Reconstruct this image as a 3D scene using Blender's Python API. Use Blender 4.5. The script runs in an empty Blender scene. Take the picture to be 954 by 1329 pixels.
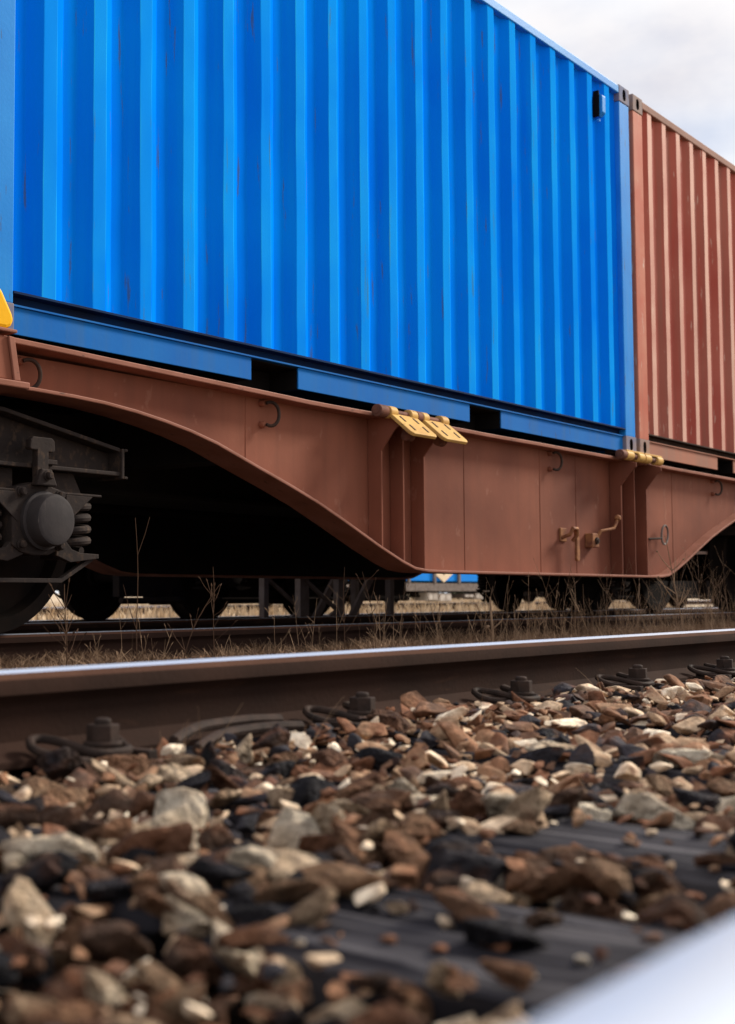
import bpy, bmesh, math, random
import numpy as np
from mathutils import Vector, Matrix, noise as mnoise

R = math.radians
rng = random.Random(7)
SC = bpy.context.scene
COL = SC.collection

# ------------------------------------------------------------------ camera
CAM_Z = 0.172
cd = bpy.data.cameras.new('camera')
cam = bpy.data.objects.new('camera', cd)
COL.objects.link(cam)
SC.camera = cam
cd.sensor_fit = 'HORIZONTAL'
cd.sensor_width = 36.0
cd.lens = 1754.0 / 954.0 * 36.0
cd.shift_x = (477.0 - 260.0) / 954.0
cd.shift_y = -(664.5 - 655.0) / 954.0
cd.clip_start = 0.02
cd.clip_end = 3000
YAW, PITCH = R(49.5), math.atan(115.0 / 1754.0)
cam.location = (0, 0, CAM_Z)
cam.rotation_euler = (math.pi / 2 + PITCH, 0, -YAW)
cd.dof.use_dof = True
cd.dof.focus_distance = 5.2
cd.dof.aperture_fstop = 6.4
SC.render.resolution_x, SC.render.resolution_y = 735, 1024

# ------------------------------------------------------------------ sky and sun
SUN_TO = Vector((0.81, -0.275, 0.52)).normalized()
world = bpy.data.worlds.new('World')
SC.world = world
world.use_nodes = True
wn, wl = world.node_tree.nodes, world.node_tree.links
wn.clear()


def wnode(t, **kw):
    n = wn.new(t)
    for k, v in kw.items():
        setattr(n, k, v)
    return n


wout = wnode('ShaderNodeOutputWorld')
wbg = wnode('ShaderNodeBackground')
wbg.inputs['Strength'].default_value = 0.1
wsky = wnode('ShaderNodeTexSky', sky_type='NISHITA', sun_disc=False)
wsky.sun_elevation = math.asin(SUN_TO.z)
wsky.sun_rotation = math.atan2(SUN_TO.x, SUN_TO.y)
wsky.dust_density = 2.0
wtc = wnode('ShaderNodeTexCoord')
wmap = wnode('ShaderNodeMapping')
wmap.inputs['Scale'].default_value = (1.0, 1.0, 2.0)
wn1 = wnode('ShaderNodeTexNoise')
wn1.inputs['Scale'].default_value = 5.0
wn1.inputs['Detail'].default_value = 7.0
wn1.inputs['Roughness'].default_value = 0.52
wr1 = wnode('ShaderNodeValToRGB')
wr1.color_ramp.elements[0].position = 0.30
wr1.color_ramp.elements[0].color = (0.62, 0.67, 0.79, 1)
wr1.color_ramp.elements[1].position = 0.60
wr1.color_ramp.elements[1].color = (0.98, 0.975, 0.98, 1)
e = wr1.color_ramp.elements.new(0.46)
e.color = (0.85, 0.865, 0.91, 1)
wn2 = wnode('ShaderNodeTexNoise')
wn2.inputs['Scale'].default_value = 3.1
wn2.inputs['Detail'].default_value = 3.0
wr2 = wnode('ShaderNodeValToRGB')
wr2.color_ramp.elements[0].position = 0.45
wr2.color_ramp.elements[0].color = (1, 1, 1, 1)
wr2.color_ramp.elements[1].position = 0.68
wr2.color_ramp.elements[1].color = (1.0, 0.89, 0.81, 1)
wmul = wnode('ShaderNodeMix', data_type='RGBA', blend_type='MULTIPLY')
wmul.inputs[0].default_value = 1.0
wsc = wnode('ShaderNodeVectorMath', operation='SCALE')
wsc.inputs['Scale'].default_value = 9.6           # cloud radiance before the 0.1 strength
wmix = wnode('ShaderNodeMix', data_type='RGBA')
wmix.inputs[0].default_value = 0.93
wl.new(wtc.outputs['Generated'], wmap.inputs['Vector'])
wl.new(wmap.outputs['Vector'], wn1.inputs['Vector'])
wl.new(wmap.outputs['Vector'], wn2.inputs['Vector'])
wl.new(wn1.outputs['Fac'], wr1.inputs['Fac'])
wl.new(wn2.outputs['Fac'], wr2.inputs['Fac'])
wl.new(wr1.outputs['Color'], wmul.inputs[6])
wl.new(wr2.outputs['Color'], wmul.inputs[7])
wl.new(wmul.outputs[2], wsc.inputs[0])
wl.new(wsky.outputs['Color'], wmix.inputs[6])
wl.new(wsc.outputs['Vector'], wmix.inputs[7])
wl.new(wmix.outputs[2], wbg.inputs['Color'])
wl.new(wbg.outputs['Background'], wout.inputs['Surface'])

sd = bpy.data.lights.new('sun', 'SUN')
sd.energy = 4.8
sd.angle = R(12)
sd.color = (1.0, 0.93, 0.81)
sun = bpy.data.objects.new('sun', sd)
COL.objects.link(sun)
sun.rotation_euler = SUN_TO.to_track_quat('Z', 'Y').to_euler()
sun.location = (20, -10, 20)

SC.view_settings.view_transform = 'Standard'
SC.view_settings.look = 'None'
SC.view_settings.gamma = 1.0
SC.view_settings.use_curve_mapping = False
SC.view_settings.exposure = 0.25
SC.cycles.max_bounces = 8
SC.cycles.use_denoising = True


# ------------------------------------------------------------------ materials
def mat(name, c1, c2=None, rough=0.6, metal=0.0, scale=3.0, wear=None, wear_amt=0.0, wear_scale=(14, 14, 3),
        bump=0.15, bump_scale=60, streak=None, streak_amt=0.0, coat=0.0, spec=0.04, detail=6, edge=None, wear_range=(0.635, 0.67)):
    """paint/metal/wood surface: two tones by noise, optional vertical streaks, optional chips of another colour"""
    m = bpy.data.materials.new(name)
    m.use_nodes = True
    nt = m.node_tree
    N, L = nt.nodes, nt.links
    b = N['Principled BSDF']
    tc = N.new('ShaderNodeTexCoord')
    n1 = N.new('ShaderNodeTexNoise')
    n1.inputs['Scale'].default_value = scale
    n1.inputs['Detail'].default_value = detail
    L.new(tc.outputs['Object'], n1.inputs['Vector'])
    mx = N.new('ShaderNodeMix'); mx.data_type = 'RGBA'
    c2 = c2 or tuple(x * 0.8 for x in c1)
    mx.inputs[6].default_value = (*c1, 1)
    mx.inputs[7].default_value = (*c2, 1)
    rmp = N.new('ShaderNodeMapRange')
    rmp.inputs[1].default_value = 0.35
    rmp.inputs[2].default_value = 0.68
    L.new(n1.outputs['Fac'], rmp.inputs[0])
    L.new(rmp.outputs[0], mx.inputs[0])
    out = mx.outputs[2]

    def layer(out, col, sc, lo, hi, amt, det=5):
        mp = N.new('ShaderNodeMapping')
        mp.inputs['Scale'].default_value = sc
        L.new(tc.outputs['Object'], mp.inputs['Vector'])
        n = N.new('ShaderNodeTexNoise')
        n.inputs['Scale'].default_value = 1.0
        n.inputs['Detail'].default_value = det
        n.inputs['Roughness'].default_value = 0.6
        L.new(mp.outputs[0], n.inputs['Vector'])
        r = N.new('ShaderNodeMapRange')
        r.inputs[1].default_value = lo
        r.inputs[2].default_value = hi
        r.inputs[3].default_value = 0
        r.inputs[4].default_value = amt
        L.new(n.outputs['Fac'], r.inputs[0])
        x = N.new('ShaderNodeMix'); x.data_type = 'RGBA'
        L.new(r.outputs[0], x.inputs[0])
        L.new(out, x.inputs[6])
        x.inputs[7].default_value = (*col, 1)
        return x.outputs[2]
    if streak:
        out = layer(out, streak, (9, 9, 0.35), 0.48, 0.72, streak_amt)
    if wear:
        out = layer(out, wear, wear_scale, wear_range[0], wear_range[1], wear_amt, 8)
    if edge:                                   # worn paint and painted highlights along the folded edges
        ea = N.new('ShaderNodeAttribute'); ea.attribute_name = 'rub_highlight'
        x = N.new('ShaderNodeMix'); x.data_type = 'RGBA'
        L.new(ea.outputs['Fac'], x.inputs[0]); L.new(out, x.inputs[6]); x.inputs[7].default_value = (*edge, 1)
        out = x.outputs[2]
    L.new(out, b.inputs['Base Color'])
    b.inputs['Roughness'].default_value = rough
    b.inputs['Metallic'].default_value = metal
    b.inputs['Specular IOR Level'].default_value = spec
    b.inputs['Coat Weight'].default_value = coat
    b.inputs['Coat Roughness'].default_value = 0.3
    if bump:
        bn = N.new('ShaderNodeTexNoise')
        bn.inputs['Scale'].default_value = bump_scale
        bn.inputs['Detail'].default_value = 4
        L.new(tc.outputs['Object'], bn.inputs['Vector'])
        bp = N.new('ShaderNodeBump')
        bp.inputs['Strength'].default_value = bump
        bp.inputs['Distance'].default_value = 0.004
        L.new(bn.outputs['Fac'], bp.inputs['Height'])
        L.new(bp.outputs['Normal'], b.inputs['Normal'])
    return m


M = {}
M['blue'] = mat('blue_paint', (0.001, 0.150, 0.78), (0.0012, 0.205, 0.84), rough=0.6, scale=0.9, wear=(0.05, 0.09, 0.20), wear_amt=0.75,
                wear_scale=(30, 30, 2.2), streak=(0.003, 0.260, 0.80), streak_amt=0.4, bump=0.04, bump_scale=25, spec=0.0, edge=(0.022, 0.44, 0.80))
M['blue_post'] = mat('blue_post_paint', (0.012, 0.195, 0.60), (0.018, 0.235, 0.66), rough=0.5, scale=4, wear=(0.07, 0.08, 0.11), wear_amt=0.9,
                     wear_scale=(45, 45, 5), streak=(0.10, 0.27, 0.55), streak_amt=0.5, bump=0.1)
M['blue_rail'] = mat('dusty_blue_paint', (0.006, 0.115, 0.42), (0.010, 0.145, 0.46), rough=0.65, scale=2.5, wear=(0.05, 0.07, 0.11), wear_amt=0.5,
                     streak=(0.035, 0.13, 0.32), streak_amt=0.6, bump=0.1)
M['blue_dark'] = mat('shaded_blue_channel', (0.006, 0.030, 0.10), (0.012, 0.020, 0.05), rough=0.8, scale=5)  # dark tone paints the shadow of the panel overhang
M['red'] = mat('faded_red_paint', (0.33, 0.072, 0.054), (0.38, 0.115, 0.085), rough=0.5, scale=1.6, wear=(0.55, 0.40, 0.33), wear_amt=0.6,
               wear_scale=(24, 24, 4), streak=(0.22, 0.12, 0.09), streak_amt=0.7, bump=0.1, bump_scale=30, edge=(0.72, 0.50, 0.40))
M['red_post'] = mat('worn_red_paint', (0.42, 0.12, 0.08), (0.46, 0.19, 0.13), rough=0.6, scale=4, wear=(0.55, 0.48, 0.42), wear_amt=0.6,
                    wear_scale=(30, 30, 5), streak=(0.20, 0.10, 0.07), streak_amt=0.6)
M['red_rail'] = mat('dusty_red_paint', (0.36, 0.16, 0.11), (0.30, 0.15, 0.11), rough=0.75, scale=3, wear=(0.16, 0.10, 0.08), wear_amt=0.6,
                    streak=(0.26, 0.17, 0.13), streak_amt=0.6)
M['red_dark'] = mat('shaded_red_channel', (0.035, 0.022, 0.018), (0.05, 0.035, 0.03), rough=0.85, scale=5)  # overhang shadow put into the channel colour
M['cast'] = mat('worn_casting', (0.30, 0.20, 0.15), (0.20, 0.17, 0.19), rough=0.75, scale=9, wear=(0.08, 0.05, 0.04), wear_amt=0.7, wear_scale=(30, 30, 20))
M['cast_blue'] = mat('worn_blue_casting', (0.13, 0.16, 0.27), (0.26, 0.20, 0.18), rough=0.75, scale=9, wear=(0.08, 0.05, 0.04), wear_amt=0.7, wear_scale=(30, 30, 20))
M['dark'] = mat('dark_hollow', (0.01, 0.009, 0.009), rough=0.95, bump=0)
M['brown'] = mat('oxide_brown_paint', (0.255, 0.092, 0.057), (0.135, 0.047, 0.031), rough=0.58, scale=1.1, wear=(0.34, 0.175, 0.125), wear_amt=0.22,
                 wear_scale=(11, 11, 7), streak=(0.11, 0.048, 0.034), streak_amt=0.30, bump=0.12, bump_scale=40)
M['brown_edge'] = mat('worn_oxide_edge', (0.28, 0.12, 0.085), (0.22, 0.09, 0.06), rough=0.55, scale=6, wear=(0.09, 0.05, 0.04), wear_amt=0.7,
                      wear_scale=(9, 30, 30), bump=0.15)
M['brown_dark'] = mat('shaded_underframe', (0.010, 0.007, 0.006), (0.006, 0.005, 0.0045), rough=0.9, scale=3, streak=(0.016, 0.010, 0.008), streak_amt=0.5, spec=0.2)  # near-black colour paints in the shade below the wagon
M['yellow'] = mat('weathered_yellow', (0.60, 0.37, 0.11), (0.46, 0.26, 0.09), rough=0.55, scale=7, wear=(0.17, 0.085, 0.04), wear_amt=0.85, wear_scale=(38, 38, 30))
M['yellow_bright'] = mat('bright_yellow', (0.80, 0.42, 0.012), (0.76, 0.38, 0.012), rough=0.5, scale=7, wear=(0.25, 0.12, 0.03), wear_amt=0.6, wear_scale=(25, 25, 25))
M['rust_yellow'] = mat('rusty_worn_yellow', (0.30, 0.14, 0.065), (0.16, 0.065, 0.042), rough=0.65, scale=22, wear=(0.08, 0.04, 0.03), wear_amt=0.8, wear_scale=(50, 50, 50))
M['rust'] = mat('rusty_fitting', (0.20, 0.085, 0.055), (0.10, 0.05, 0.04), rough=0.7, scale=20)
M['iron'] = mat('black_iron', (0.035, 0.025, 0.022), (0.06, 0.035, 0.026), rough=0.6, scale=25)
M['grime'] = mat('grimy_bogie_steel', (0.038, 0.029, 0.026), (0.025, 0.020, 0.019), rough=0.75, scale=6, wear=(0.085, 0.055, 0.038), wear_amt=0.6, wear_range=(0.54, 0.66),
                 wear_scale=(25, 25, 20), bump=0.3, bump_scale=70)
M['cover'] = mat('grey_axle_cover', (0.050, 0.043, 0.043), (0.036, 0.032, 0.033), rough=0.65, scale=12, wear=(0.12, 0.10, 0.09), wear_amt=0.4)
M['wheel'] = mat('dark_wheel_steel', (0.010, 0.008, 0.0075), (0.016, 0.011, 0.009), rough=0.95, scale=7, spec=0.03)
M['rail_side'] = mat('rusty_rail_side', (0.105, 0.052, 0.035), (0.075, 0.037, 0.026), rough=0.85, scale=4, wear=(0.10, 0.048, 0.03), wear_amt=0.5,
                     wear_scale=(5, 22, 30), bump=0.25, bump_scale=90)
M['rail_web'] = mat('grimy_shaded_rail_web', (0.036, 0.019, 0.014), (0.024, 0.014, 0.011), rough=0.9, scale=4, wear=(0.055, 0.028, 0.018), wear_amt=0.5,
                    wear_scale=(5, 22, 30), bump=0.25, bump_scale=90)  # web darkened for the shade under the rail head, besides grime
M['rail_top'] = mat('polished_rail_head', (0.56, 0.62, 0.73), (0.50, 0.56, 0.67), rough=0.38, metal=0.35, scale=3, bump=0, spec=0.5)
M['sleeper'] = mat('weathered_sleeper_wood', (0.016, 0.015, 0.019), (0.034, 0.032, 0.038), rough=0.9, scale=5, wear=(0.12, 0.112, 0.12), wear_amt=0.9, wear_scale=(55, 2.2, 20), wear_range=(0.50, 0.66), bump=0.8, bump_scale=30)
M['clip'] = mat('rusty_clip_steel', (0.050, 0.033, 0.027), (0.026, 0.020, 0.018), rough=0.7, scale=35, bump=0.3, bump_scale=120)
M['grey_steel'] = mat('weathered_grey_steel', (0.20, 0.17, 0.155), (0.13, 0.105, 0.095), rough=0.7, scale=9)
M['trestle'] = mat('rusty_grey_angle_steel', (0.12, 0.095, 0.085), (0.09, 0.065, 0.055), rough=0.75, scale=9)
M['wagon_dark'] = mat('dark_brown_wagon_paint', (0.075, 0.040, 0.030), (0.055, 0.033, 0.027), rough=0.75, scale=2)
M['far_blue'] = mat('far_blue_paint', (0.01, 0.24, 0.80), (0.01, 0.21, 0.72), rough=0.55, scale=1)
M['cream'] = mat('cream_paint', (0.75, 0.62, 0.45), (0.68, 0.56, 0.42), rough=0.6, scale=3)
M['pale'] = mat('pale_box_paint', (0.50, 0.46, 0.42), (0.36, 0.32, 0.29), rough=0.7, scale=6)
M['straw'] = mat('dry_straw', (0.30, 0.20, 0.125), (0.17, 0.105, 0.066), rough=0.85, scale=7, bump=0)
M['straw_pale'] = mat('pale_dry_straw', (0.62, 0.49, 0.34), (0.46, 0.33, 0.21), rough=0.85, scale=1.3, bump=0)
M['twig'] = mat('dead_brown_stem', (0.060, 0.034, 0.022), (0.12, 0.070, 0.043), rough=0.85, scale=9, bump=0)
M['litter'] = mat('dry_plant_litter', (0.32, 0.21, 0.135), (0.09, 0.055, 0.036), rough=0.9, scale=14, bump=0)
M['leaf'] = mat('dull_foliage', (0.045, 0.042, 0.025), (0.03, 0.035, 0.02), rough=0.85, scale=0.5, bump=0)


def stone_mat(name, per_object):
    m = bpy.data.materials.new(name)
    m.use_nodes = True
    N, L = m.node_tree.nodes, m.node_tree.links
    b = N['Principled BSDF']
    b.inputs['Roughness'].default_value = 0.85
    b.inputs['Specular IOR Level'].default_value = 0.08
    tc = N.new('ShaderNodeTexCoord')
    geo = N.new('ShaderNodeNewGeometry')
    if per_object:
        src = N.new('ShaderNodeObjectInfo').outputs['Random']
        vec = tc.outputs['Object']
        mp = N.new('ShaderNodeVectorMath'); mp.operation = 'ADD'
        cb = N.new('ShaderNodeCombineXYZ')
        ml = N.new('ShaderNodeMath'); ml.operation = 'MULTIPLY'; ml.inputs[1].default_value = 50
        L.new(src, ml.inputs[0]); L.new(ml.outputs[0], cb.inputs[0])
        sv = N.new('ShaderNodeVectorMath'); sv.operation = 'SCALE'; sv.inputs['Scale'].default_value = 0.034   # stones are unit-size meshes scaled down
        L.new(vec, sv.inputs[0])
        L.new(sv.outputs[0], mp.inputs[0]); L.new(cb.outputs[0], mp.inputs[1])
        vec = mp.outputs[0]
    else:
        at = N.new('ShaderNodeAttribute'); at.attribute_name = 'tone'
        src = at.outputs['Fac']
        vec = tc.outputs['Object']
    n1 = N.new('ShaderNodeTexNoise'); n1.inputs['Scale'].default_value = 21; n1.inputs['Detail'].default_value = 6
    L.new(vec, n1.inputs['Vector'])
    # tone shifted a little by the noise so that one stone carries two tones
    ad = N.new('ShaderNodeMath'); ad.operation = 'MULTIPLY_ADD'
    ad.inputs[1].default_value = 0.36; ad.inputs[2].default_value = -0.18
    L.new(n1.outputs['Fac'], ad.inputs[0])
    a2 = N.new('ShaderNodeMath'); a2.operation = 'ADD'; a2.use_clamp = True
    L.new(src, a2.inputs[0]); L.new(ad.outputs[0], a2.inputs[1])
    cr = N.new('ShaderNodeValToRGB')
    cr.color_ramp.elements[0].position = 0.0
    cr.color_ramp.elements[0].color = (0.018, 0.017, 0.020, 1)
    cr.color_ramp.elements[1].position = 1.0
    cr.color_ramp.elements[1].color = (0.86, 0.74, 0.58, 1)
    for p, c in ((0.15, (0.038, 0.034, 0.040)), (0.25, (0.085, 0.050, 0.036)), (0.38, (0.20, 0.088, 0.048)), (0.50, (0.115, 0.070, 0.050)),
                 (0.62, (0.25, 0.125, 0.070)), (0.74, (0.29, 0.185, 0.115)), (0.87, (0.62, 0.455, 0.31))):
        el = cr.color_ramp.elements.new(p); el.color = (*c, 1)
    L.new(a2.outputs[0], cr.inputs['Fac'])
    n2 = N.new('ShaderNodeTexNoise'); n2.inputs['Scale'].default_value = 60; n2.inputs['Detail'].default_value = 8
    L.new(vec, n2.inputs['Vector'])
    r2 = N.new('ShaderNodeMapRange'); r2.inputs[1].default_value = 0.3; r2.inputs[2].default_value = 0.7
    r2.inputs[3].default_value = 0.72; r2.inputs[4].default_value = 1.35
    L.new(n2.outputs['Fac'], r2.inputs[0])
    mu = N.new('ShaderNodeMix'); mu.data_type = 'RGBA'; mu.blend_type = 'MULTIPLY'; mu.inputs[0].default_value = 1
    L.new(cr.outputs['Color'], mu.inputs[6]); L.new(r2.outputs[0], mu.inputs[7])
    n3 = N.new('ShaderNodeTexNoise'); n3.inputs['Scale'].default_value = 17; n3.inputs['Detail'].default_value = 5
    L.new(vec, n3.inputs['Vector'])
    r3 = N.new('ShaderNodeMapRange'); r3.inputs[1].default_value = 0.56; r3.inputs[2].default_value = 0.68
    r3.inputs[3].default_value = 0; r3.inputs[4].default_value = 0.7
    L.new(n3.outputs['Fac'], r3.inputs[0])
    m3 = N.new('ShaderNodeMix'); m3.data_type = 'RGBA'
    L.new(r3.outputs[0], m3.inputs[0]); L.new(mu.outputs[2], m3.inputs[6]); m3.inputs[7].default_value = (0.20, 0.085, 0.048, 1)
    L.new(m3.outputs[2], b.inputs['Base Color'])
    bp = N.new('ShaderNodeBump'); bp.inputs['Strength'].default_value = 1.0; bp.inputs['Distance'].default_value = 0.25 if per_object else 0.010
    L.new(n2.outputs['Fac'], bp.inputs['Height']); L.new(bp.outputs['Normal'], b.inputs['Normal'])
    return m


M['stone'] = stone_mat('crushed_stone', True)
M['stones'] = stone_mat('crushed_stone_bed', False)


def ground_mat(name, cols, scale):
    m = bpy.data.materials.new(name)
    m.use_nodes = True
    N, L = m.node_tree.nodes, m.node_tree.links
    b = N['Principled BSDF']; b.inputs['Roughness'].default_value = 0.95
    b.inputs['Specular IOR Level'].default_value = 0.1
    tc = N.new('ShaderNodeTexCoord')
    n = N.new('ShaderNodeTexNoise'); n.inputs['Scale'].default_value = scale; n.inputs['Detail'].default_value = 10
    L.new(tc.outputs['Object'], n.inputs['Vector'])
    cr = N.new('ShaderNodeValToRGB')
    cr.color_ramp.elements[0].position = 0.33; cr.color_ramp.elements[0].color = (*cols[0], 1)
    cr.color_ramp.elements[1].position = 0.68; cr.color_ramp.elements[1].color = (*cols[1], 1)
    L.new(n.outputs['Fac'], cr.inputs['Fac'])
    L.new(cr.outputs['Color'], b.inputs['Base Color'])
    bp = N.new('ShaderNodeBump'); bp.inputs['Strength'].default_value = 0.8; bp.inputs['Distance'].default_value = 0.03
    L.new(n.outputs['Fac'], bp.inputs['Height']); L.new(bp.outputs['Normal'], b.inputs['Normal'])
    return m


M['ground'] = ground_mat('dry_grass_soil', ((0.30, 0.21, 0.14), (0.62, 0.50, 0.36)), 1.4)
M['bed'] = ground_mat('dirty_ballast_soil', ((0.010, 0.008, 0.007), (0.040, 0.027, 0.020)), 22)
M['bed_far'] = ground_mat('rusty_ballast', ((0.03, 0.021, 0.016), (0.09, 0.06, 0.043)), 25)


# ------------------------------------------------------------------ mesh builder
class MB:
    def __init__(self):
        self.v, self.f, self.mi = [], [], []

    def add(self, verts, faces, mi=0):
        o = len(self.v)
        self.v += [tuple(p) for p in verts]
        self.f += [tuple(i + o for i in f) for f in faces]
        self.mi += [mi] * len(faces)
        return self

    def box(self, x0, x1, y0, y1, z0, z1, mi=0):
        v = [(x, y, z) for x in (x0, x1) for y in (y0, y1) for z in (z0, z1)]
        return self.add(v, [(0, 1, 3, 2), (4, 6, 7, 5), (0, 4, 5, 1), (2, 3, 7, 6), (0, 2, 6, 4), (1, 5, 7, 3)], mi)

    def prism_y(self, poly, y0, y1, mi=0):
        """poly = [(x, z)] extruded along y"""
        n = len(poly)
        v = [(x, y0, z) for x, z in poly] + [(x, y1, z) for x, z in poly]
        f = [tuple(range(n)), tuple(range(2 * n - 1, n - 1, -1))]
        f += [(i, i + n, (i + 1) % n + n, (i + 1) % n) for i in range(n)]
        return self.add(v, f, mi)

    def prism_x(self, poly, x0, x1, mi=0):
        """poly = [(y, z)] extruded along x"""
        n = len(poly)
        v = [(x0, y, z) for y, z in poly] + [(x1, y, z) for y, z in poly]
        f = [tuple(range(n - 1, -1, -1)), tuple(range(n, 2 * n))]
        f += [((i + 1) % n, (i + 1) % n + n, i + n, i) for i in range(n)]
        return self.add(v, f, mi)

    def prism_z(self, poly, z0, z1, mi=0):
        n = len(poly)
        v = [(x, y, z0) for x, y in poly] + [(x, y, z1) for x, y in poly]
        f = [tuple(range(n - 1, -1, -1)), tuple(range(n, 2 * n))]
        f += [(i, (i + 1) % n, (i + 1) % n + n, i + n) for i in range(n)]
        return self.add(v, f, mi)

    def strip(self, pts, y0, y1, t, mi=0):
        """plate bent along the polyline pts [(x,z)], thickness t upwards"""
        n = len(pts)
        v = []
        for i, (x, z) in enumerate(pts):
            a = pts[max(i - 1, 0)]; b = pts[min(i + 1, n - 1)]
            d = Vector((b[0] - a[0], b[1] - a[1])).normalized()
            nx, nz = -d.y * t, d.x * t
            v += [(x, y0, z), (x, y1, z), (x + nx, y1, z + nz), (x + nx, y0, z + nz)]
        f = [(0, 1, 2, 3), (4 * n - 1, 4 * n - 2, 4 * n - 3, 4 * n - 4)]
        for i in range(n - 1):
            o = 4 * i
            for k in range(4):
                f.append((o + k, o + 4 + k, o + 4 + (k + 1) % 4, o + (k + 1) % 4))
        return self.add(v, f, mi)

    def lathe(self, c, axis, prof, n=24, mi=0):
        """prof [(r, h)] round an axis through c"""
        c = Vector(c)
        ax = Vector(axis).normalized()
        u = ax.orthogonal().normalized()
        w = ax.cross(u)
        v = []
        for r, h in prof:
            for k in range(n):
                a = 2 * math.pi * k / n
                v.append(c + ax * h + (u * math.cos(a) + w * math.sin(a)) * r)
        f = []
        for i in range(len(prof) - 1):
            for k in range(n):
                f.append((i * n + k, i * n + (k + 1) % n, (i + 1) * n + (k + 1) % n, (i + 1) * n + k))
        f.append(tuple(range(n - 1, -1, -1)))
        o = (len(prof) - 1) * n
        f.append(tuple(o + k for k in range(n)))
        return self.add(v, f, mi)

    def cyl(self, a, b, r, n=12, mi=0, r2=None):
        a, b = Vector(a), Vector(b)
        return self.lathe(a, b - a, [(r, 0), (r2 if r2 is not None else r, (b - a).length)], n, mi)

    def tube(self, pts, r, n=8, mi=0, closed=False):
        pts = [Vector(p) for p in pts]
        m = len(pts)
        rr = r if isinstance(r, (list, tuple)) else [r] * m
        v, f = [], []
        pu = None
        for i, p in enumerate(pts):
            a = pts[(i - 1) % m] if closed else pts[max(i - 1, 0)]
            b = pts[(i + 1) % m] if closed else pts[min(i + 1, m - 1)]
            d = (b - a).normalized()
            if pu is None:
                pu = d.orthogonal().normalized()
            u = (pu - d * pu.dot(d)).normalized()
            pu = u
            w = d.cross(u)
            for k in range(n):
                t = 2 * math.pi * k / n
                v.append(p + (u * math.cos(t) + w * math.sin(t)) * rr[i])
        for i in range(m if closed else m - 1):
            j = (i + 1) % m
            for k in range(n):
                f.append((i * n + k, i * n + (k + 1) % n, j * n + (k + 1) % n, j * n + k))
        if not closed:
            f.append(tuple(range(n - 1, -1, -1)))
            f.append(tuple((m - 1) * n + k for k in range(n)))
        return self.add(v, f, mi)

    def mesh(self, name, mats, origin=(0, 0, 0), smooth=False):
        me = bpy.data.meshes.new(name)
        ox, oy, oz = origin
        me.from_pydata([(x - ox, y - oy, z - oz) for x, y, z in self.v], [], self.f)
        for m in (mats if isinstance(mats, (list, tuple)) else [mats]):
            me.materials.append(m)
        me.polygons.foreach_set('material_index', self.mi)
        bm = bmesh.new(); bm.from_mesh(me)
        bmesh.ops.recalc_face_normals(bm, faces=bm.faces)
        bm.to_mesh(me); bm.free()
        if smooth:
            me.polygons.foreach_set('use_smooth', [True] * len(me.polygons))
            try:
                me.set_sharp_from_angle(angle=R(38))
            except Exception:
                pass
        me.update()
        return me


ORG = {}


def thing(name, loc, label, cat, group=None, kind=None):
    o = bpy.data.objects.new(name, None)
    COL.objects.link(o)
    o.location = loc
    ORG[o.name] = tuple(loc)
    tag(o, label, cat, group, kind)
    return o


def tag(o, label=None, cat=None, group=None, kind=None):
    if label: o['label'] = label
    if cat: o['category'] = cat
    if group: o['group'] = group
    if kind: o['kind'] = kind
    return o


def part(name, mb, m, parent, smooth=False, bevel=0.0, label=None, kind=None):
    """a mesh in world coordinates, hung under its thing or part"""
    org = ORG[parent.name] if parent else (0, 0, 0)
    me = mb.mesh(name, m, org, smooth)
    o = bpy.data.objects.new(name, me)
    COL.objects.link(o)
    o.parent = parent
    ORG[o.name] = org
    if bevel:
        bv = o.modifiers.new('bevel', 'BEVEL')
        bv.width = bevel; bv.segments = 2; bv.limit_method = 'ANGLE'; bv.angle_limit = R(40)
    if label: o['label'] = label
    if kind: o['kind'] = kind
    return o


def clone(o, parent, dloc=None):
    c = o.copy(); COL.objects.link(c); c.parent = parent
    if dloc is not None: c.location = dloc
    ORG[c.name] = ORG.get(o.name, (0, 0, 0))
    for ch in list(o.children):
        clone(ch, c)
    return c


# ------------------------------------------------------------------ ground and ballast beds
def sheet(name, x0, x1, y0, y1, nx, ny, hfun, m, label=None, kind='structure', parent=None):
    v, f = [], []
    for j in range(ny + 1):
        for i in range(nx + 1):
            x = x0 + (x1 - x0) * i / nx; y = y0 + (y1 - y0) * j / ny
            v.append((x, y, hfun(x, y)))
    for j in range(ny):
        for i in range(nx):
            a = j * (nx + 1) + i
            f.append((a, a + 1, a + nx + 2, a + nx + 1))
    mb = MB().add(v, f)
    o = part(name, mb, m, parent, smooth=True)
    if kind: o['kind'] = kind
    if label: o['label'] = label
    return o


sheet('ground', -900, 1200, -900, 1500, 8, 8, lambda x, y: -0.29, M['ground'], 'flat ground of soil and dry grass around the tracks')


def bed_h(c, half, top, low):
    def h(x, y):
        d = abs(y - c)
        t = min(max((d - half) / 0.75, 0), 1)
        return top + (low - top) * t * t * (3 - 2 * t) + 0.012 * mnoise.noise(Vector((x * 3, y * 3, c)))
    return h


NEAR_C, TRAIN_C, NEXT_C, FAR_C = 0.905, 5.12, 9.40, 20.6
near_bed = sheet('ballast_bed', -6, 30, -1.7, 3.3, 180, 60, bed_h(NEAR_C, 1.45, -0.175, -0.31), M['bed'],
                 'brown and cream crushed stone ballast between the two near rails')
sheet('ballast_bed', -8, 40, 2.75, 7.5, 120, 40, bed_h(TRAIN_C, 1.9, -0.150, -0.305), M['bed_far'], 'dark littered ballast under the container wagon')
sheet('ballast_bed', -8, 70, 7.0, 11.8, 120, 30, bed_h(NEXT_C, 1.5, -0.255, -0.297), M['bed_far'], 'dark ballast strip under the train behind the wagon')


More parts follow.
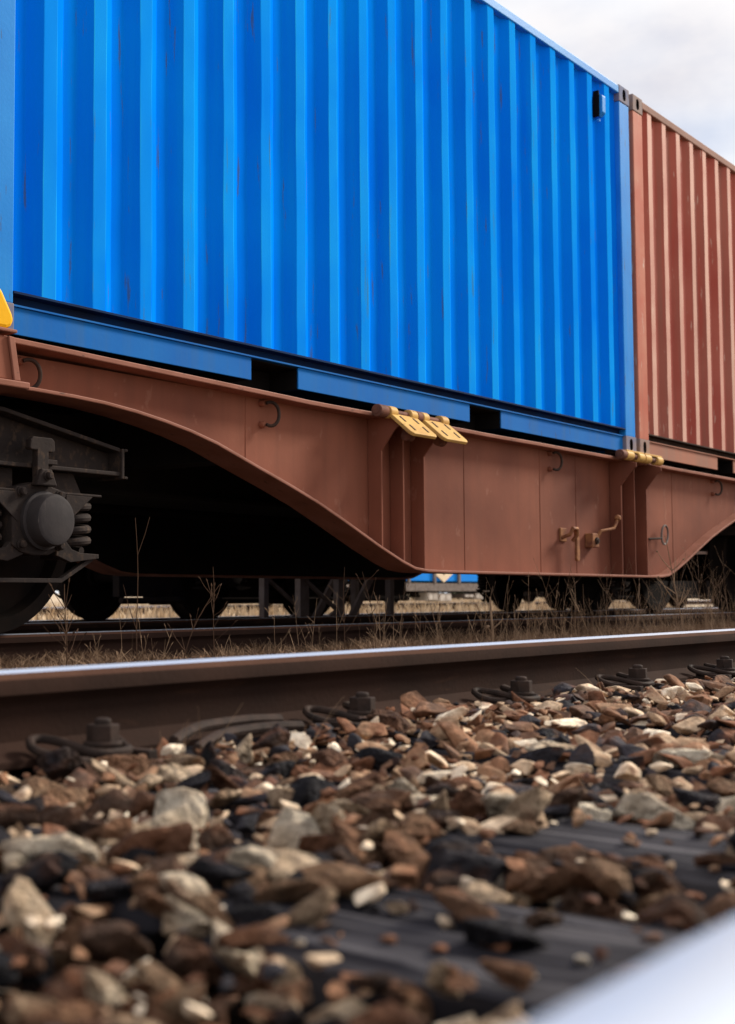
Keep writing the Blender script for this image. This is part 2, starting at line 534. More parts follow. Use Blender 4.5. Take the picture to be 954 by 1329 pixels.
# ------------------------------------------------------------------ tracks
def rail_mb(yc, top, x0, x1, h=0.149, hw=0.0335, fw=0.0625, seg=1):
    half = [(0.0, top), (hw * 0.55, top - 0.0008), (hw * 0.86, top - 0.004), (hw, top - 0.014), (hw, top - 0.038), (0.012, top - 0.052),
            (0.0075, top - 0.062), (0.0075, top - h + 0.034), (0.016, top - h + 0.024), (fw, top - h + 0.011), (fw, top - h)]
    poly = [(yc + a, z) for a, z in half] + [(yc - a, z) for a, z in reversed(half[1:])]
    n = len(poly)
    v = [(x, y, z) for x in (x0, x1) for y, z in poly]
    f = [tuple(range(n)), tuple(range(2 * n - 1, n - 1, -1))]
    mi = [0, 0]
    mb = MB()
    faces = f[:]
    for i in range(n):
        j = (i + 1) % n
        faces.append((i, i + n, j + n, j))
        zz = min(poly[i][1], poly[j][1])
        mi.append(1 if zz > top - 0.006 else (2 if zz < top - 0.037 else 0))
    mb.add(v, faces)
    mb.mi = mi
    return mb


def hexprism(mb, x, y, z0, z1, r, mi=0):
    mb.prism_z([(x + r * math.cos(R(60 * k + 12)), y + r * math.sin(R(60 * k + 12))) for k in range(6)], z0, z1, mi)


def clip_parts(x, yrail, top, side):
    """tension clamp on the rail foot: rod bent in a W, ribbed plate, screw"""
    foot = top - 0.149
    y = lambda d: yrail + side * d          # d = distance from the rail centre
    pl = MB()
    pl.box(x - 0.085, x + 0.085, min(y(-0.12), y(0.20)), max(y(-0.12), y(0.20)), foot - 0.016, foot - 0.001)
    pl.box(x - 0.085, x - 0.062, min(y(0.066), y(0.17)), max(y(0.066), y(0.17)), foot - 0.001, foot + 0.020)
    pl.box(x + 0.062, x + 0.085, min(y(0.066), y(0.17)), max(y(0.066), y(0.17)), foot - 0.001, foot + 0.020)
    rod = MB()
    pts = []
    for sx in (-1, 1):
        arm = [(0.026, 0.108, 0.020), (0.060, 0.112, 0.018), (0.084, 0.096, 0.020), (0.094, 0.070, 0.028), (0.080, 0.046, 0.038),
               (0.058, 0.048, 0.040), (0.046, 0.078, 0.036), (0.046, 0.116, 0.030), (0.040, 0.146, 0.024), (0.022, 0.158, 0.022), (0.0, 0.160, 0.022)]
        pts.append([(x + sx * a, y(d), foot + z) for a, d, z in arm])
    path = pts[0] + pts[1][-2::-1]
    # round the corners
    sm = []
    P = [Vector(p) for p in path]
    for i in range(len(P) - 1):
        p0, p1, p2, p3 = P[max(i - 1, 0)], P[i], P[i + 1], P[min(i + 2, len(P) - 1)]
        for k in range(4):
            t = k / 4
            sm.append(0.5 * ((2 * p1) + (p2 - p0) * t + (2 * p0 - 5 * p1 + 4 * p2 - p3) * t * t + (3 * p1 - p0 - 3 * p2 + p3) * t ** 3))
    sm.append(P[-1])
    rod.tube(sm, 0.0075, 8)
    bolt = MB()
    by = y(0.128)
    bolt.lathe((x, by, foot), (0, 0, 1), [(0.030, 0.030), (0.031, 0.033), (0.031, 0.036), (0.029, 0.038)], 20)
    hexprism(bolt, x, by, foot + 0.037, foot + 0.064, 0.0265)
    bolt.lathe((x, by, foot), (0, 0, 1), [(0.014, 0.063), (0.0135, 0.071), (0.010, 0.074)], 16)
    return pl, rod, bolt


def sleeper_mb(x, c, top, seed):
    """wooden sleeper with an uneven worn top and split ends"""
    rr = random.Random(seed)
    mb = MB()
    n = 64
    L2, w, h = 1.28, 0.125, 0.16
    prof = [(-w, -h), (-w, -0.014)] + [(-w + 0.012 + (2 * w - 0.024) * k / 18, 0.0) for k in range(19)] + [(w, -0.014), (w, -h)]
    v = []
    for i in range(n + 1):
        y = c - L2 + 2 * L2 * i / n
        for k, (a, z) in enumerate(prof):
            dz = 0.0
            if z > -0.1:                     # weathered grain: ridges and splits running along the sleeper
                g1 = mnoise.noise(Vector((k * 0.83 + seed * 7, y * 1.6, 0)))
                dz = 0.005 * mnoise.noise(Vector((k * 0.35 + seed, y * 4, 5))) + 0.0025 * g1 - (0.006 if g1 < -0.25 else 0)
            v.append((x + a + 0.004 * mnoise.noise(Vector((seed, y * 6, k * 0.2))), y, top + z + dz))
    m = len(prof)
    f = [tuple(range(m)), tuple(n * m + k for k in range(m - 1, -1, -1))]
    for i in range(n):
        for k in range(m):
            f.append((i * m + k, (i + 1) * m + k, (i + 1) * m + (k + 1) % m, i * m + (k + 1) % m))
    mb.add(v, f)
    return mb


def track(name, c, top, x0, x1, label, sleepers, clips=(), full=True):
    t = thing(name, (0, c, top), label, 'railway track', 'railway tracks')
    g = 0.7175 + 0.0335
    rails = []
    for s in (-1, 1):
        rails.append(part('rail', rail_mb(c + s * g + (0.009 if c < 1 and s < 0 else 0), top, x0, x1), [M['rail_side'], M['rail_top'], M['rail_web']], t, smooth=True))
    for k, x in enumerate(sleepers):
        part('sleeper', sleeper_mb(x, c, top - 0.165, k * 3.3 + c), M['sleeper'], t, smooth=True)
    done = None
    for x in clips:
        for ry, side in ((c + g, -1), (c - g, 1), (c + g, 1)):
            pl, rod, bolt = clip_parts(x, ry, top, side)
            p = part('clip_plate', pl, M['clip'], t, bevel=0.002)
            part('tension_clamp', rod, M['clip'], p, smooth=True)
            part('bolt', bolt, M['clip'], p, smooth=True, bevel=0.0015)
    return t


NEAR_TOP = 0.049
SLX = [0.42, 1.04, 1.55, 2.29, 2.97, 3.66, 4.34, 5.06, 5.76, 6.46, 7.16]
near_track = track('railway_track', NEAR_C, NEAR_TOP, -5, 30, 'closest track, shiny worn rails clamped to dark wooden sleepers in stone ballast',
                   SLX, SLX[1:9])
track('railway_track', TRAIN_C, 0.0, -8, 40, 'track with rusty rails that carries the container wagon', [-2 + 0.68 * k for k in range(28)])
track('railway_track', NEXT_C, -0.10, -8, 70, 'track behind the container wagon carrying the dark box wagons', [6 + 0.7 * k for k in range(32)])
track('railway_track', FAR_C, -0.12, 10, 90, 'farthest track carrying the blue box wagon', [24 + 0.7 * k for k in range(26)])

# rods lying along the foot of the rail
rods = thing('bent_steel_rod', (1.88, 1.57, -0.09), 'pair of rusty bent rods lying against the rail foot between two clamps', 'rod')
for k, (dy, dz) in enumerate(((0.0, 0.016), (-0.035, 0.004))):
    pp = []
    for i in range(15):
        t = i / 14
        pp.append((1.70 + 0.36 * t + 0.02 * k, 1.560 + dy + 0.012 * math.sin(t * 3) - 0.05 * (1 - t) ** 3, -0.078 + dz - 0.045 * max(0, 0.35 - t) ** 1.2 - 0.02 * max(0, t - 0.8)))
    part('rod', MB().tube(pp, 0.010, 8), M['clip'], rods, smooth=True)


# ------------------------------------------------------------------ containers
def frange(a, b, n):
    return [a + (b - a) * i / n for i in range(n + 1)]


RUB_HIGHLIGHT = []


def corrugated(x0, x1, yface, depth_sign, z0, z1, period, phase, seed, fade_highlight=0.2, depth=0.036, dent=0.0017, nz=26):
    """a pressed steel wall along x; yface is the plane of the outer ridges"""
    prof = []                       # (x, inset 0..1)
    fo, sl = 0.072 / 0.2827 * period, 0.0683 / 0.2827 * period
    x = phase
    while x > x0: x -= period
    knots = []
    while x < x1 + period:
        knots += [(x, 0), (x + fo, 0), (x + fo + sl, 1), (x + fo + sl + (period - fo - 2 * sl), 1)]
        x += period
    for i in range(len(knots) - 1):
        (a, ia), (b, ib) = knots[i], knots[i + 1]
        L_ = b - a                                # tight bend radius at every knot, flat in between
        for dd in (0.0, 0.004, 0.009, L_ / 2, L_ - 0.009, L_ - 0.004):
            prof.append((a + dd, ia + (ib - ia) * min(max((dd - 0.002) / (L_ - 0.004), 0.0), 1.0)))
    outer = [k[0] for k in knots if k[1] == 0]
    prof = [p for p in prof if x0 < p[0] < x1]
    prof = [(x0, prof[0][1])] + prof + [(x1, prof[-1][1])]
    v, f = [], []
    RUB_HIGHLIGHT.clear()
    zs = frange(z0, z1, nz)
    for z in zs:
        for px, ins in prof:
            e = min(1.0, (z - z0) / 0.05, (z1 - z) / 0.05)
            d = dent * e * (mnoise.noise(Vector((px * 3.1, z * 2.3, seed))) * 1.6 + mnoise.noise(Vector((px * 9, z * 7, seed + 5))) * 0.7)
            dx = dent * 1.3 * e * mnoise.noise(Vector((px * 4, z * 3.3, seed + 11)))
            v.append((px + dx, yface + depth_sign * (ins * depth + d + 0.002), z))
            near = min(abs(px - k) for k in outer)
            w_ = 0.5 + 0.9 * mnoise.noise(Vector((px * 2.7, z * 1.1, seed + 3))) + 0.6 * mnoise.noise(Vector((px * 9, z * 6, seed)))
            RUB_HIGHLIGHT.append(max(0.0, min(0.85, w_)) if near < 0.0035 else (max(0.0, min(0.6, fade_highlight * (0.6 + w_ * 0.6))) if ins == 0 else 0.0))  # painted highlight on ridge edges, weaker on the faded, lit ridge tops
    m = len(prof)
    for j in range(nz):
        for i in range(m - 1):
            a = j * m + i
            f.append((a, a + 1, a + m + 1, a + m))
    return MB().add(v, f)


def casting(mb, x0, x1, y0, y1, z0, z1, face_y, hole='front'):
    """corner casting: block with a slotted opening in the outer face (mi 1 = hollow)"""
    cx, cz = (x0 + x1) / 2, (z0 + z1) / 2
    n = 20
    rx, rz = 0.0255, 0.040
    inner, outer = [], []
    for k in range(n):
        a = 2 * math.pi * (k + 0.5) / n
        ca, sa = math.cos(a), math.sin(a)
        inner.append((cx + rx * math.copysign(abs(ca) ** 0.7, ca), cz + rz * math.copysign(abs(sa) ** 0.7, sa)))
        # outer points on the rectangle
        hx, hz = (x1 - x0) / 2, (z1 - z0) / 2
        s = 1 / max(abs(ca) / hx, abs(sa) / hz)
        outer.append((cx + ca * s, cz + sa * s))
    # move nearest samples on to the four corners
    for qx in (x0, x1):
        for qz in (z0, z1):
            i = min(range(n), key=lambda q: (outer[q][0] - qx) ** 2 + (outer[q][1] - qz) ** 2)
            outer[i] = (qx, qz)
    oy = y1 if face_y == y0 else y0
    dpt = 0.035 if oy > face_y else -0.035
    v = [(a, face_y, b) for a, b in outer] + [(a, face_y, b) for a, b in inner] + [(a, face_y + dpt, b) for a, b in inner] + [(a, oy, b) for a, b in outer]
    f = []
    for k in range(n):
        j = (k + 1) % n
        f.append((k, j, n + j, n + k))
    mb.add(v, f)
    o = len(mb.v) - len(v)
    g = []
    for k in range(n):
        j = (k + 1) % n
        g.append((o + n + k, o + n + j, o + 2 * n + j, o + 2 * n + k))
    g.append(tuple(o + 2 * n + k for k in range(n)))
    mb.f += g; mb.mi += [1] * len(g)
    g = []
    for k in range(n):
        j = (k + 1) % n
        g.append((o + 3 * n + k, o + 3 * n + j, o + j, o + k))
    g.append(tuple(o + 3 * n + k for k in range(n - 1, -1, -1)))
    mb.f += g; mb.mi += [0] * len(g)


def container(name, x0, x1, label, cat, mm, pockets, vent_x, phase, seed, y0=3.90, w=2.438, z0=1.172, z1=3.836):
    y1 = y0 + w
    t = thing(name, ((x0 + x1) / 2, (y0 + y1) / 2, z0), label, cat, 'shipping containers on the wagon')
    P = 0.172
    zr0, zr1 = z0 + 0.004, 1.290          # bottom side rail
    zp0, zp1 = 1.341, z1 - 0.058          # side panel
    for s, yf in ((1, y0), (-1, y1)):
        part('side_wall', corrugated(x0 + P - 0.01, x1 - P + 0.01, yf + s * 0.003, s, zp0, zp1, 0.2827, phase, seed + s, mm['fade_highlight']), mm['wall'], t, smooth=True)
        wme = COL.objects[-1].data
        wme.attributes.new('rub_highlight', 'FLOAT', 'POINT').data.foreach_set('value', RUB_HIGHLIGHT)
        # top side rail: box section
        mb = MB().box(x0 + P + 0.002, x1 - P - 0.002, min(yf - s * 0.002, yf + s * 0.06), max(yf - s * 0.002, yf + s * 0.06), z1 - 0.060, z1 - 0.004)
        part('top_rail', mb, mm['rail_top'], t, bevel=0.006)
        # bottom side rail: channel web in pieces between the fork pockets, channel above it coloured dark for the overhang shadow
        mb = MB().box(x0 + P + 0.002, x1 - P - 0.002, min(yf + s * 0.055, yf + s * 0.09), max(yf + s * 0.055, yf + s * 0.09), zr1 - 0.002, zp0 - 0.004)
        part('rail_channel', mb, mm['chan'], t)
        mb = MB().box(x0 + P + 0.002, x1 - P - 0.002, min(yf - s * 0.001, yf + s * 0.055), max(yf - s * 0.001, yf + s * 0.055), zp0 - 0.010, zp0 - 0.001)
        part('rail_lip', mb, mm['chan'], t)
        mb = MB().box(x0 + P + 0.002, x1 - P - 0.002, min(yf + s * 0.012, yf + s * 0.056), max(yf + s * 0.012, yf + s * 0.056), zr1 - 0.006, zr1 + 0.001)
        part('rail_lip', mb, mm['rail'], t)
        edges = [x0 + P + 0.002] + [e for pk in pockets for e in pk] + [x1 - P - 0.002]
        for i in range(0, len(edges), 2):
            mb = MB().box(edges[i], edges[i + 1], min(yf + s * 0.022, yf + s * 0.030), max(yf + s * 0.022, yf + s * 0.030), zr0, zr1 - 0.007)
            part('bottom_rail', mb, mm['rail'], t, bevel=0.002)
        # fork pocket: dark steel box through the floor
        if s == 1:
            for a, b in pockets:
                mb = MB()
                mb.box(a + 0.002, b - 0.002, y0 + 0.035, y1 - 0.035, zr1 - 0.016, zr1 - 0.009)
                mb.box(a - 0.008, a - 0.002, y0 + 0.033, y1 - 0.033, zr0, zr1 - 0.018)
                mb.box(b + 0.002, b + 0.008, y0 + 0.033, y1 - 0.033, zr0, zr1 - 0.018)
                mb.box(a + 0.002, b - 0.002, y0 + 0.20, y0 + 0.206, zr0 + 0.004, zr1 - 0.017)
                part('fork_pocket', mb, M['dark'], t)
        # corner posts and castings
        for px0, px1, e in ((x0, x0 + P, 1), (x1 - P, x1, -1)):
            xo, xi = (px0, px1) if e == 1 else (px1, px0)
            poly = [(xo, yf), (xi, yf), (xi, yf + s * 0.012), (xi, yf + s * 0.05), (xo + e * 0.06, yf + s * 0.055), (xo + e * 0.06, yf + s * 0.16), (xo, yf + s * 0.16)]
            pm = MB().prism_z(poly, z0 + 0.116, z1 - 0.116)
            part('corner_post', pm, mm['post'], t, bevel=0.006)
            for cz0, cz1 in ((z0, z0 + 0.118), (z1 - 0.118 + 0.004, z1 + 0.006)):
                cm = MB()
                ya, yb = (yf - 0.004, yf + 0.160) if s == 1 else (yf - 0.160, yf + 0.004)
                casting(cm, px0 - (0.004 if e == 1 else 0.002), px1 + (0.002 if e == 1 else 0.004), ya, yb, cz0, cz1, ya if s == 1 else yb)
                part('corner_casting', cm, [mm['cast'], M['dark']], t, bevel=0.004)
    # roof, floor, ends
    rf = MB()
    n = 40
    for i in range(n):
        a = x0 + P + (x1 - x0 - 2 * P) * i / n
        b = a + (x1 - x0 - 2 * P) / n
        rf.box(a + 0.004, b - 0.03, y0 + 0.062, y1 - 0.062, z1 - 0.030, z1 - 0.018)
    rf.box(x0 + 0.05, x1 - 0.05, y0 + 0.062, y1 - 0.062, z1 - 0.045, z1 - 0.031)
    part('roof', rf, mm['wall'], t)
    part('floor', MB().box(x0 + 0.05, x1 - 0.05, y0 + 0.095, y1 - 0.095, zr1 + 0.001, zr1 + 0.035), M['dark'], t)
    cb = MB()
    for i in range(16):
        a = x0 + 0.3 + (x1 - x0 - 0.6) * i / 15
        if any(p[0] - 0.06 < a < p[1] + 0.06 for p in pockets):
            continue
        cb.box(a - 0.02, a + 0.02, y0 + 0.04, y1 - 0.04, z0 + 0.015, zr1 - 0.001)
    part('floor_bearers', cb, mm['chan'], t)
    for xe, s in ((x0 + 0.045, 1), (x1 - 0.045, -1)):
        em = MB()
        yy = y0 + 0.16
        k = 0
        while yy < y1 - 0.17:
            em.box(min(xe, xe + s * (0.004 if k % 2 else 0.03)), max(xe, xe + s * 0.045), yy, min(yy + 0.14, y1 - 0.161), zp0 - 0.02, zp1)
            yy += 0.14; k += 1
        em.box(min(xe - s * 0.03, xe + s * 0.05), max(xe - s * 0.03, xe + s * 0.05), y0 + 0.162, y1 - 0.162, z0 + 0.01, zp0 - 0.021)
        em.box(min(xe - s * 0.03, xe + s * 0.05), max(xe - s * 0.03, xe + s * 0.05), y0 + 0.162, y1 - 0.162, zp1 + 0.001, z1 - 0.006)
        part('end_wall', em, mm['wall'], t)
    if vent_x:
        vm = MB()
        yf = y0 + 0.003
        vm.prism_x([(yf - 0.004, 3.51), (yf - 0.032, 3.535), (yf - 0.032, 3.655), (yf - 0.004, 3.675), (yf + 0.03, 3.675), (yf + 0.03, 3.51)], vent_x, vent_x + 0.060)
        v = part('air_vent', vm, mm['vent'], t, bevel=0.006)
        vm = MB()
        vm.box(vent_x - 0.014, vent_x - 0.002, yf - 0.012, yf + 0.03, 3.505, 3.69)
        part('vent_opening', vm, M['dark'], v)
        vm = MB().lathe((vent_x - 0.005, yf + 0.002, 3.475), (0, -1, 0), [(0.013, 0), (0.013, 0.012), (0.008, 0.018)], 10)
        part('bolt', vm, mm['post'], v)
    return t


M['blue_top'] = mat('blue_top_rail_paint', (0.02, 0.21, 0.60), (0.03, 0.25, 0.62), rough=0.45, scale=2, wear=(0.18, 0.2, 0.24), wear_amt=0.5, wear_scale=(4, 30, 30))
M['red_top'] = mat('rusty_top_rail', (0.30, 0.17, 0.135), (0.22, 0.12, 0.095), rough=0.7, scale=3, wear=(0.10, 0.06, 0.05), wear_amt=0.6, wear_scale=(4, 30, 30))
blueM = dict(fade_highlight=0.30, wall=M['blue'], rail_top=M['blue_top'], chan=M['blue_dark'], rail=M['blue_rail'], post=M['blue_post'], cast=M['cast_blue'], vent=M['blue_top'])
redM = dict(fade_highlight=0.50, wall=M['red'], rail_top=M['red_top'], chan=M['red_dark'], rail=M['red_rail'], post=M['red_post'], cast=M['cast'], vent=M['red'])
container('shipping_container', 3.282, 9.390, 'bright blue corrugated shipping container with fork pockets and scratched corner posts', 'container', blueM,
          [(4.963, 5.335), (7.031, 7.415)], 8.862, 3.61, 3)
container('shipping_container', 9.462, 15.57, 'faded red corrugated shipping container with rusty pale ridges', 'container', redM,
          [(11.09, 11.46), (13.55, 13.92)], None, 9.745, 21)

# ------------------------------------------------------------------ the container wagon
WC = 8.20
wagon = thing('container_wagon', (WC, TRAIN_C, 0), 'brown fish-belly flat wagon on bogies under the blue and red containers', 'rail wagon')
arc = [(-6.60, 0.962), (-5.0, 0.962), (-4.62, 0.963), (-4.40, 0.959), (-4.23, 0.952), (-4.04, 0.936), (-3.85, 0.912), (-3.68, 0.884), (-3.50, 0.845),
       (-3.20, 0.758), (-2.95, 0.687), (-2.71, 0.614), (-2.44, 0.517), (-2.15, 0.409), (-1.93, 0.335), (-1.80, 0.300), (-1.66, 0.288), (-1.40, 0.286)]
low = [(WC + a, z) for a, z in arc] + [(WC - a, z) for a, z in reversed(arc)]
SILL_TOP = 1.128
WXL, WXR = WC - 6.60, WC + 6.60
for s, yw in ((1, 4.00), (-1, 6.24)):
    web = MB()
    ya, yb = (yw, yw + 0.014) if s == 1 else (yw - 0.014, yw)
    v = []
    for x, z in low:
        v += [(x, ya, z + 0.012), (x, ya, SILL_TOP - 0.012), (x, yb, z + 0.012), (x, yb, SILL_TOP - 0.012)]
    f = []
    for i in range(len(low) - 1):
        o = 4 * i
        f += [(o, o + 4, o + 5, o + 1), (o + 2, o + 3, o + 7, o + 6)]
    web.add(v, f)
    sill = part('side_sill', web, M['brown'] if s == 1 else M['brown_dark'], wagon)  # far sill gets the copy with shade in its colour
    fl = MB().strip(low, min(yw - s * 0.088, yw + s * 0.10), max(yw - s * 0.088, yw + s * 0.10), 0.016)
    part('bottom_flange', fl, M['brown_edge'], sill, bevel=0.004)
    # top flange: slightly wavy outer edge
    tf = MB()
    n = 66
    v = []
    for i in range(n + 1):
        x = WXL + (WXR - WXL) * i / n
        dz = 0.0035 * mnoise.noise(Vector((x * 1.3, s, 0))) + 0.023 - 0.034 * min(max((x - 3.4) / 2.0, 0), 1) if s == 1 else 0.0
        for (a, z) in ((-0.098, SILL_TOP - 0.013), (-0.098, SILL_TOP + 0.010), (0.10, SILL_TOP + 0.010), (0.10, SILL_TOP - 0.013)):
            v.append((x, yw + s * a, z + dz))
    f = [(0, 1, 2, 3), (4 * n, 4 * n + 3, 4 * n + 2, 4 * n + 1)]
    for i in range(n):
        for k in range(4):
            f.append((4 * i + k, 4 * i + 4 + k, 4 * i + 4 + (k + 1) % 4, 4 * i + (k + 1) % 4))
    tf.add(v, f)
    part('top_flange', tf, M['brown_edge'], sill, bevel=0.004)

    # stiffener ribs with flared gussets, three under each pair of container locks
    def low_at(x):
        for (a, za), (b, zb) in zip(low, low[1:]):
            if a <= x <= b:
                return za + (zb - za) * (x - a) / (b - a)
        return 0.96
    for rx, flare in ((6.07, 1), (6.285, 0), (6.50, 1), (9.155, 1), (9.385, 0), (9.60, 1)):
        zb = low_at(rx) + 0.015
        d1, d2 = 0.086, 0.20
        if flare and s == 1:
            poly = [(yw - 0.001, zb), (yw - s * d1, zb), (yw - s * d1, 0.93), (yw - s * 0.17, 1.035), (yw - s * d2, 1.055), (yw - s * d2, 1.085), (yw - s * 0.10, SILL_TOP - 0.016), (yw - 0.001, SILL_TOP - 0.016)]
        else:
            poly = [(yw - s * 0.001, zb), (yw - s * d1, zb), (yw - s * d1, SILL_TOP - 0.016), (yw - s * 0.001, SILL_TOP - 0.016)]
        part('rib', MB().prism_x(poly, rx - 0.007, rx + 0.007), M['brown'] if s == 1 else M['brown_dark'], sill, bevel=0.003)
    if s == 1:
        for sx in (5.014, 7.09, 8.07, 8.60, 10.30):
            zb = low_at(sx) + 0.012
            pts = [(sx + 0.0008 * mnoise.noise(Vector((sx, i * 0.7, 0))), yw - 0.0005, zb + (SILL_TOP - 0.02 - zb) * i / 14) for i in range(15)]
            part('weld_seam', MB().tube(pts, 0.0022, 6), M['brown'], sill, smooth=True)
        for rx in (3.577, 5.144, 8.216, 11.166):
            c = Vector((rx, yw - 0.03, 1.037))
            pts = []
            for k in range(17):
                a = R(-205 + 310 * k / 16) if False else R(-118 + 236 * k / 16)
                pts.append((c.x + 0.045 * math.cos(a) + 0.012, yw - 0.006 - 0.055 * (0.35 + 0.65 * math.cos(a * 0.66)), c.z + 0.058 * math.sin(a)))
            part('lashing_ring', MB().tube(pts, 0.0085, 8), M['iron'], sill, smooth=True)
            eye = MB()
            for dz in (-0.052, 0.052):
                eye.lathe((rx - 0.012, yw, 1.037 + dz), (0, -1, 0), [(0.017, -0.002), (0.017, 0.018), (0.011, 0.026)], 12)
            part('ring_eye', eye, M['brown'], sill, smooth=True)

# underframe: centre sill, cross members, head stocks
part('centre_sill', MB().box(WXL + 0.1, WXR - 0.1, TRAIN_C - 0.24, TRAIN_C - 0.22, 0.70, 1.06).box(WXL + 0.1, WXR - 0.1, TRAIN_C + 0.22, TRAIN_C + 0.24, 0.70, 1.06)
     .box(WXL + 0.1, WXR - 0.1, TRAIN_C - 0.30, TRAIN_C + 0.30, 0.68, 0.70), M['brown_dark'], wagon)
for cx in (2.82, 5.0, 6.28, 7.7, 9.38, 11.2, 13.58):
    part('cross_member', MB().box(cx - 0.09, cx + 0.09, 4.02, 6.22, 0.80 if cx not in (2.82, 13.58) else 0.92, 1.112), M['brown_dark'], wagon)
for hx in (WXL, WXR):
    s = -1 if hx == WXL else 1
    part('headstock', MB().box(min(hx, hx + s * 0.12), max(hx, hx + s * 0.12), 3.92, 6.32, 0.78, 1.13), M['brown'], wagon, bevel=0.006)
    for by in (TRAIN_C - 0.875, TRAIN_C + 0.875):
        part('buffer', MB().lathe((hx + s * 0.121, by, 0.98), (s, 0, 0), [(0.13, 0), (0.13, 0.03), (0.10, 0.035), (0.10, 0.34), (0.085, 0.345), (0.085, 0.50),
                                                                  (0.225, 0.505), (0.225, 0.53), (0.18, 0.545)], 28), M['grime'], wagon, smooth=True)
# brake cylinder and pipes between the sills
part('brake_cylinder', MB().lathe((7.0, TRAIN_C - 0.55, 0.62), (1, 0, 0), [(0.05, -0.1), (0.15, 0), (0.16, 0.03), (0.16, 0.42), (0.14, 0.46), (0.04, 0.5)], 24), M['brown_dark'], wagon, smooth=True)
part('brake_pipe', MB().tube([(WXL, TRAIN_C + 0.5, 0.78), (5.2, TRAIN_C + 0.5, 0.74), (5.5, TRAIN_C + 0.42, 0.66), (11.0, TRAIN_C + 0.42, 0.66), (WXR, TRAIN_C + 0.5, 0.78)], 0.022, 8), M['brown_dark'], wagon, smooth=True)


# folding container locks -------------------------------------------------
def hinge_rod(x0, x1, y, z, knuckles):
    rod = part('lock_hinge', MB().cyl((x0, y, z), (x1, y, z), 0.018, 14), M['rust'], wagon, smooth=True)
    for k, (a, b, m) in enumerate(knuckles):
        part('hinge_knuckle', MB().lathe((a, y, z), (1, 0, 0), [(0.030, 0), (0.034, 0.004), (0.034, b - a - 0.004), (0.030, b - a)], 18), m, rod, smooth=True)
    return rod


def flap(xa, xb, y, z):
    """folded-down lock plate: leans out from its hinge"""
    t = 0.020
    out, down = 0.152, -0.130
    d = Vector((0, -out, down)).normalized()
    nrm = Vector((0, d.z, -d.y)) * -1
    if nrm.z < 0: nrm = -nrm
    Lp = math.hypot(out, down)
    mb = MB()
    v = []
    for q in (0, 1):
        for (u, w) in ((xa, 0.02), (xb, 0.02), (xb, Lp - 0.02), (xb - 0.02, Lp), (xa + 0.02, Lp), (xa, Lp - 0.02)):
            p = Vector((u, y, z)) + d * w + nrm * (t * (q - 0.5))
            v.append(p)
    f = [tuple(range(5, -1, -1)), tuple(range(6, 12))] + [(i, (i + 1) % 6, (i + 1) % 6 + 6, i + 6) for i in range(6)]
    mb.add(v, f)
    p = part('lock_flap', mb, M['yellow'], wagon, bevel=0.004)
    # pressed slots
    for u in (0.25, 0.75):
        for w in (0.33, 0.72):
            c = Vector((xa + (xb - xa) * u, y, z)) + d * (Lp * w) + nrm * (t * 0.5)
            sl = MB()
            q = [c + Vector((a, 0, 0)) + d * b for a, b in ((-0.007, -0.024), (0.007, -0.024), (0.007, 0.024), (-0.007, 0.024))]
            sl.add(q + [k + nrm * 0.0025 for k in q], [(0, 1, 2, 3), (7, 6, 5, 4), (0, 4, 5, 1), (1, 5, 6, 2), (2, 6, 7, 3), (3, 7, 4, 0)])
            part('slot', sl, M['iron'], p)
    # stop roller under the flap
    c = Vector(((xa + xb) / 2 - 0.02, y, z)) + d * (Lp * 0.62) - nrm * 0.05
    part('stop_roller', MB().lathe(c, (1, 0, 0), [(0.012, -0.03), (0.030, -0.026), (0.034, 0.02), (0.016, 0.026), (0.012, 0.05)], 16), M['rust'], p, smooth=True)


HY, HZ = 3.858, 1.128
hinge_rod(5.93, 6.645, HY, HZ, [(5.935, 6.015, M['rust']), (6.03, 6.10, M['yellow']), (6.235, 6.30, M['yellow']), (6.302, 6.355, M['rust']), (6.36, 6.42, M['yellow']), (6.56, 6.63, M['yellow'])])
flap(6.035, 6.298, HY, HZ)
flap(6.362, 6.628, HY, HZ)
hinge_rod(8.97, 9.70, HY - 0.01, HZ + 0.008, [(8.98, 9.05, M['rust']), (9.055, 9.17, M['yellow']), (9.26, 9.36, M['yellow']), (9.375, 9.48, M['yellow']), (9.59, 9.69, M['yellow'])])
part('lock_plate', MB().box(9.06, 9.36, HY - 0.030, HY + 0.05, HZ + 0.030, HZ + 0.046), M['yellow'], wagon, bevel=0.004)
part('lock_plate', MB().box(9.38, 9.69, HY - 0.030, HY + 0.05, HZ + 0.030, HZ + 0.046), M['yellow'], wagon, bevel=0.004)

# valve lever, crank and pull ring on the sill ---------------------------
yw = 4.0
lv = MB()
lv.box(8.34, 8.43, yw - 0.012, yw + 0.001, 0.515, 0.605)
lvb = part('lever_bracket', lv, M['rust_yellow'], wagon, bevel=0.004)
lv = MB().tube([(8.36, yw - 0.012, 0.54), (8.36, yw - 0.07, 0.56), (8.37, yw - 0.085, 0.60), (8.43, yw - 0.085, 0.60), (8.455, yw - 0.075, 0.56), (8.455, yw - 0.04, 0.52)], 0.013, 10)
part('lever_yoke', lv, M['rust_yellow'], lvb, smooth=True)
lv = MB().prism_y([(8.445, 0.60), (8.475, 0.595), (8.505, 0.53), (8.508, 0.405), (8.495, 0.385), (8.468, 0.385), (8.458, 0.40), (8.462, 0.52)], yw - 0.070, yw - 0.050)
part('lever_arm', lv, M['rust_yellow'], lvb, bevel=0.005)
cr = part('crank_bracket', MB().box(8.735, 8.845, yw - 0.055, yw + 0.001, 0.485, 0.582), M['rust_yellow'], wagon, bevel=0.006)
part('crank_socket', MB().lathe((8.795, yw - 0.055, 0.53), (0, -1, 0), [(0.024, 0), (0.024, 0.012), (0.012, 0.014), (0.012, 0.02)], 14), M['iron'], cr, smooth=True)
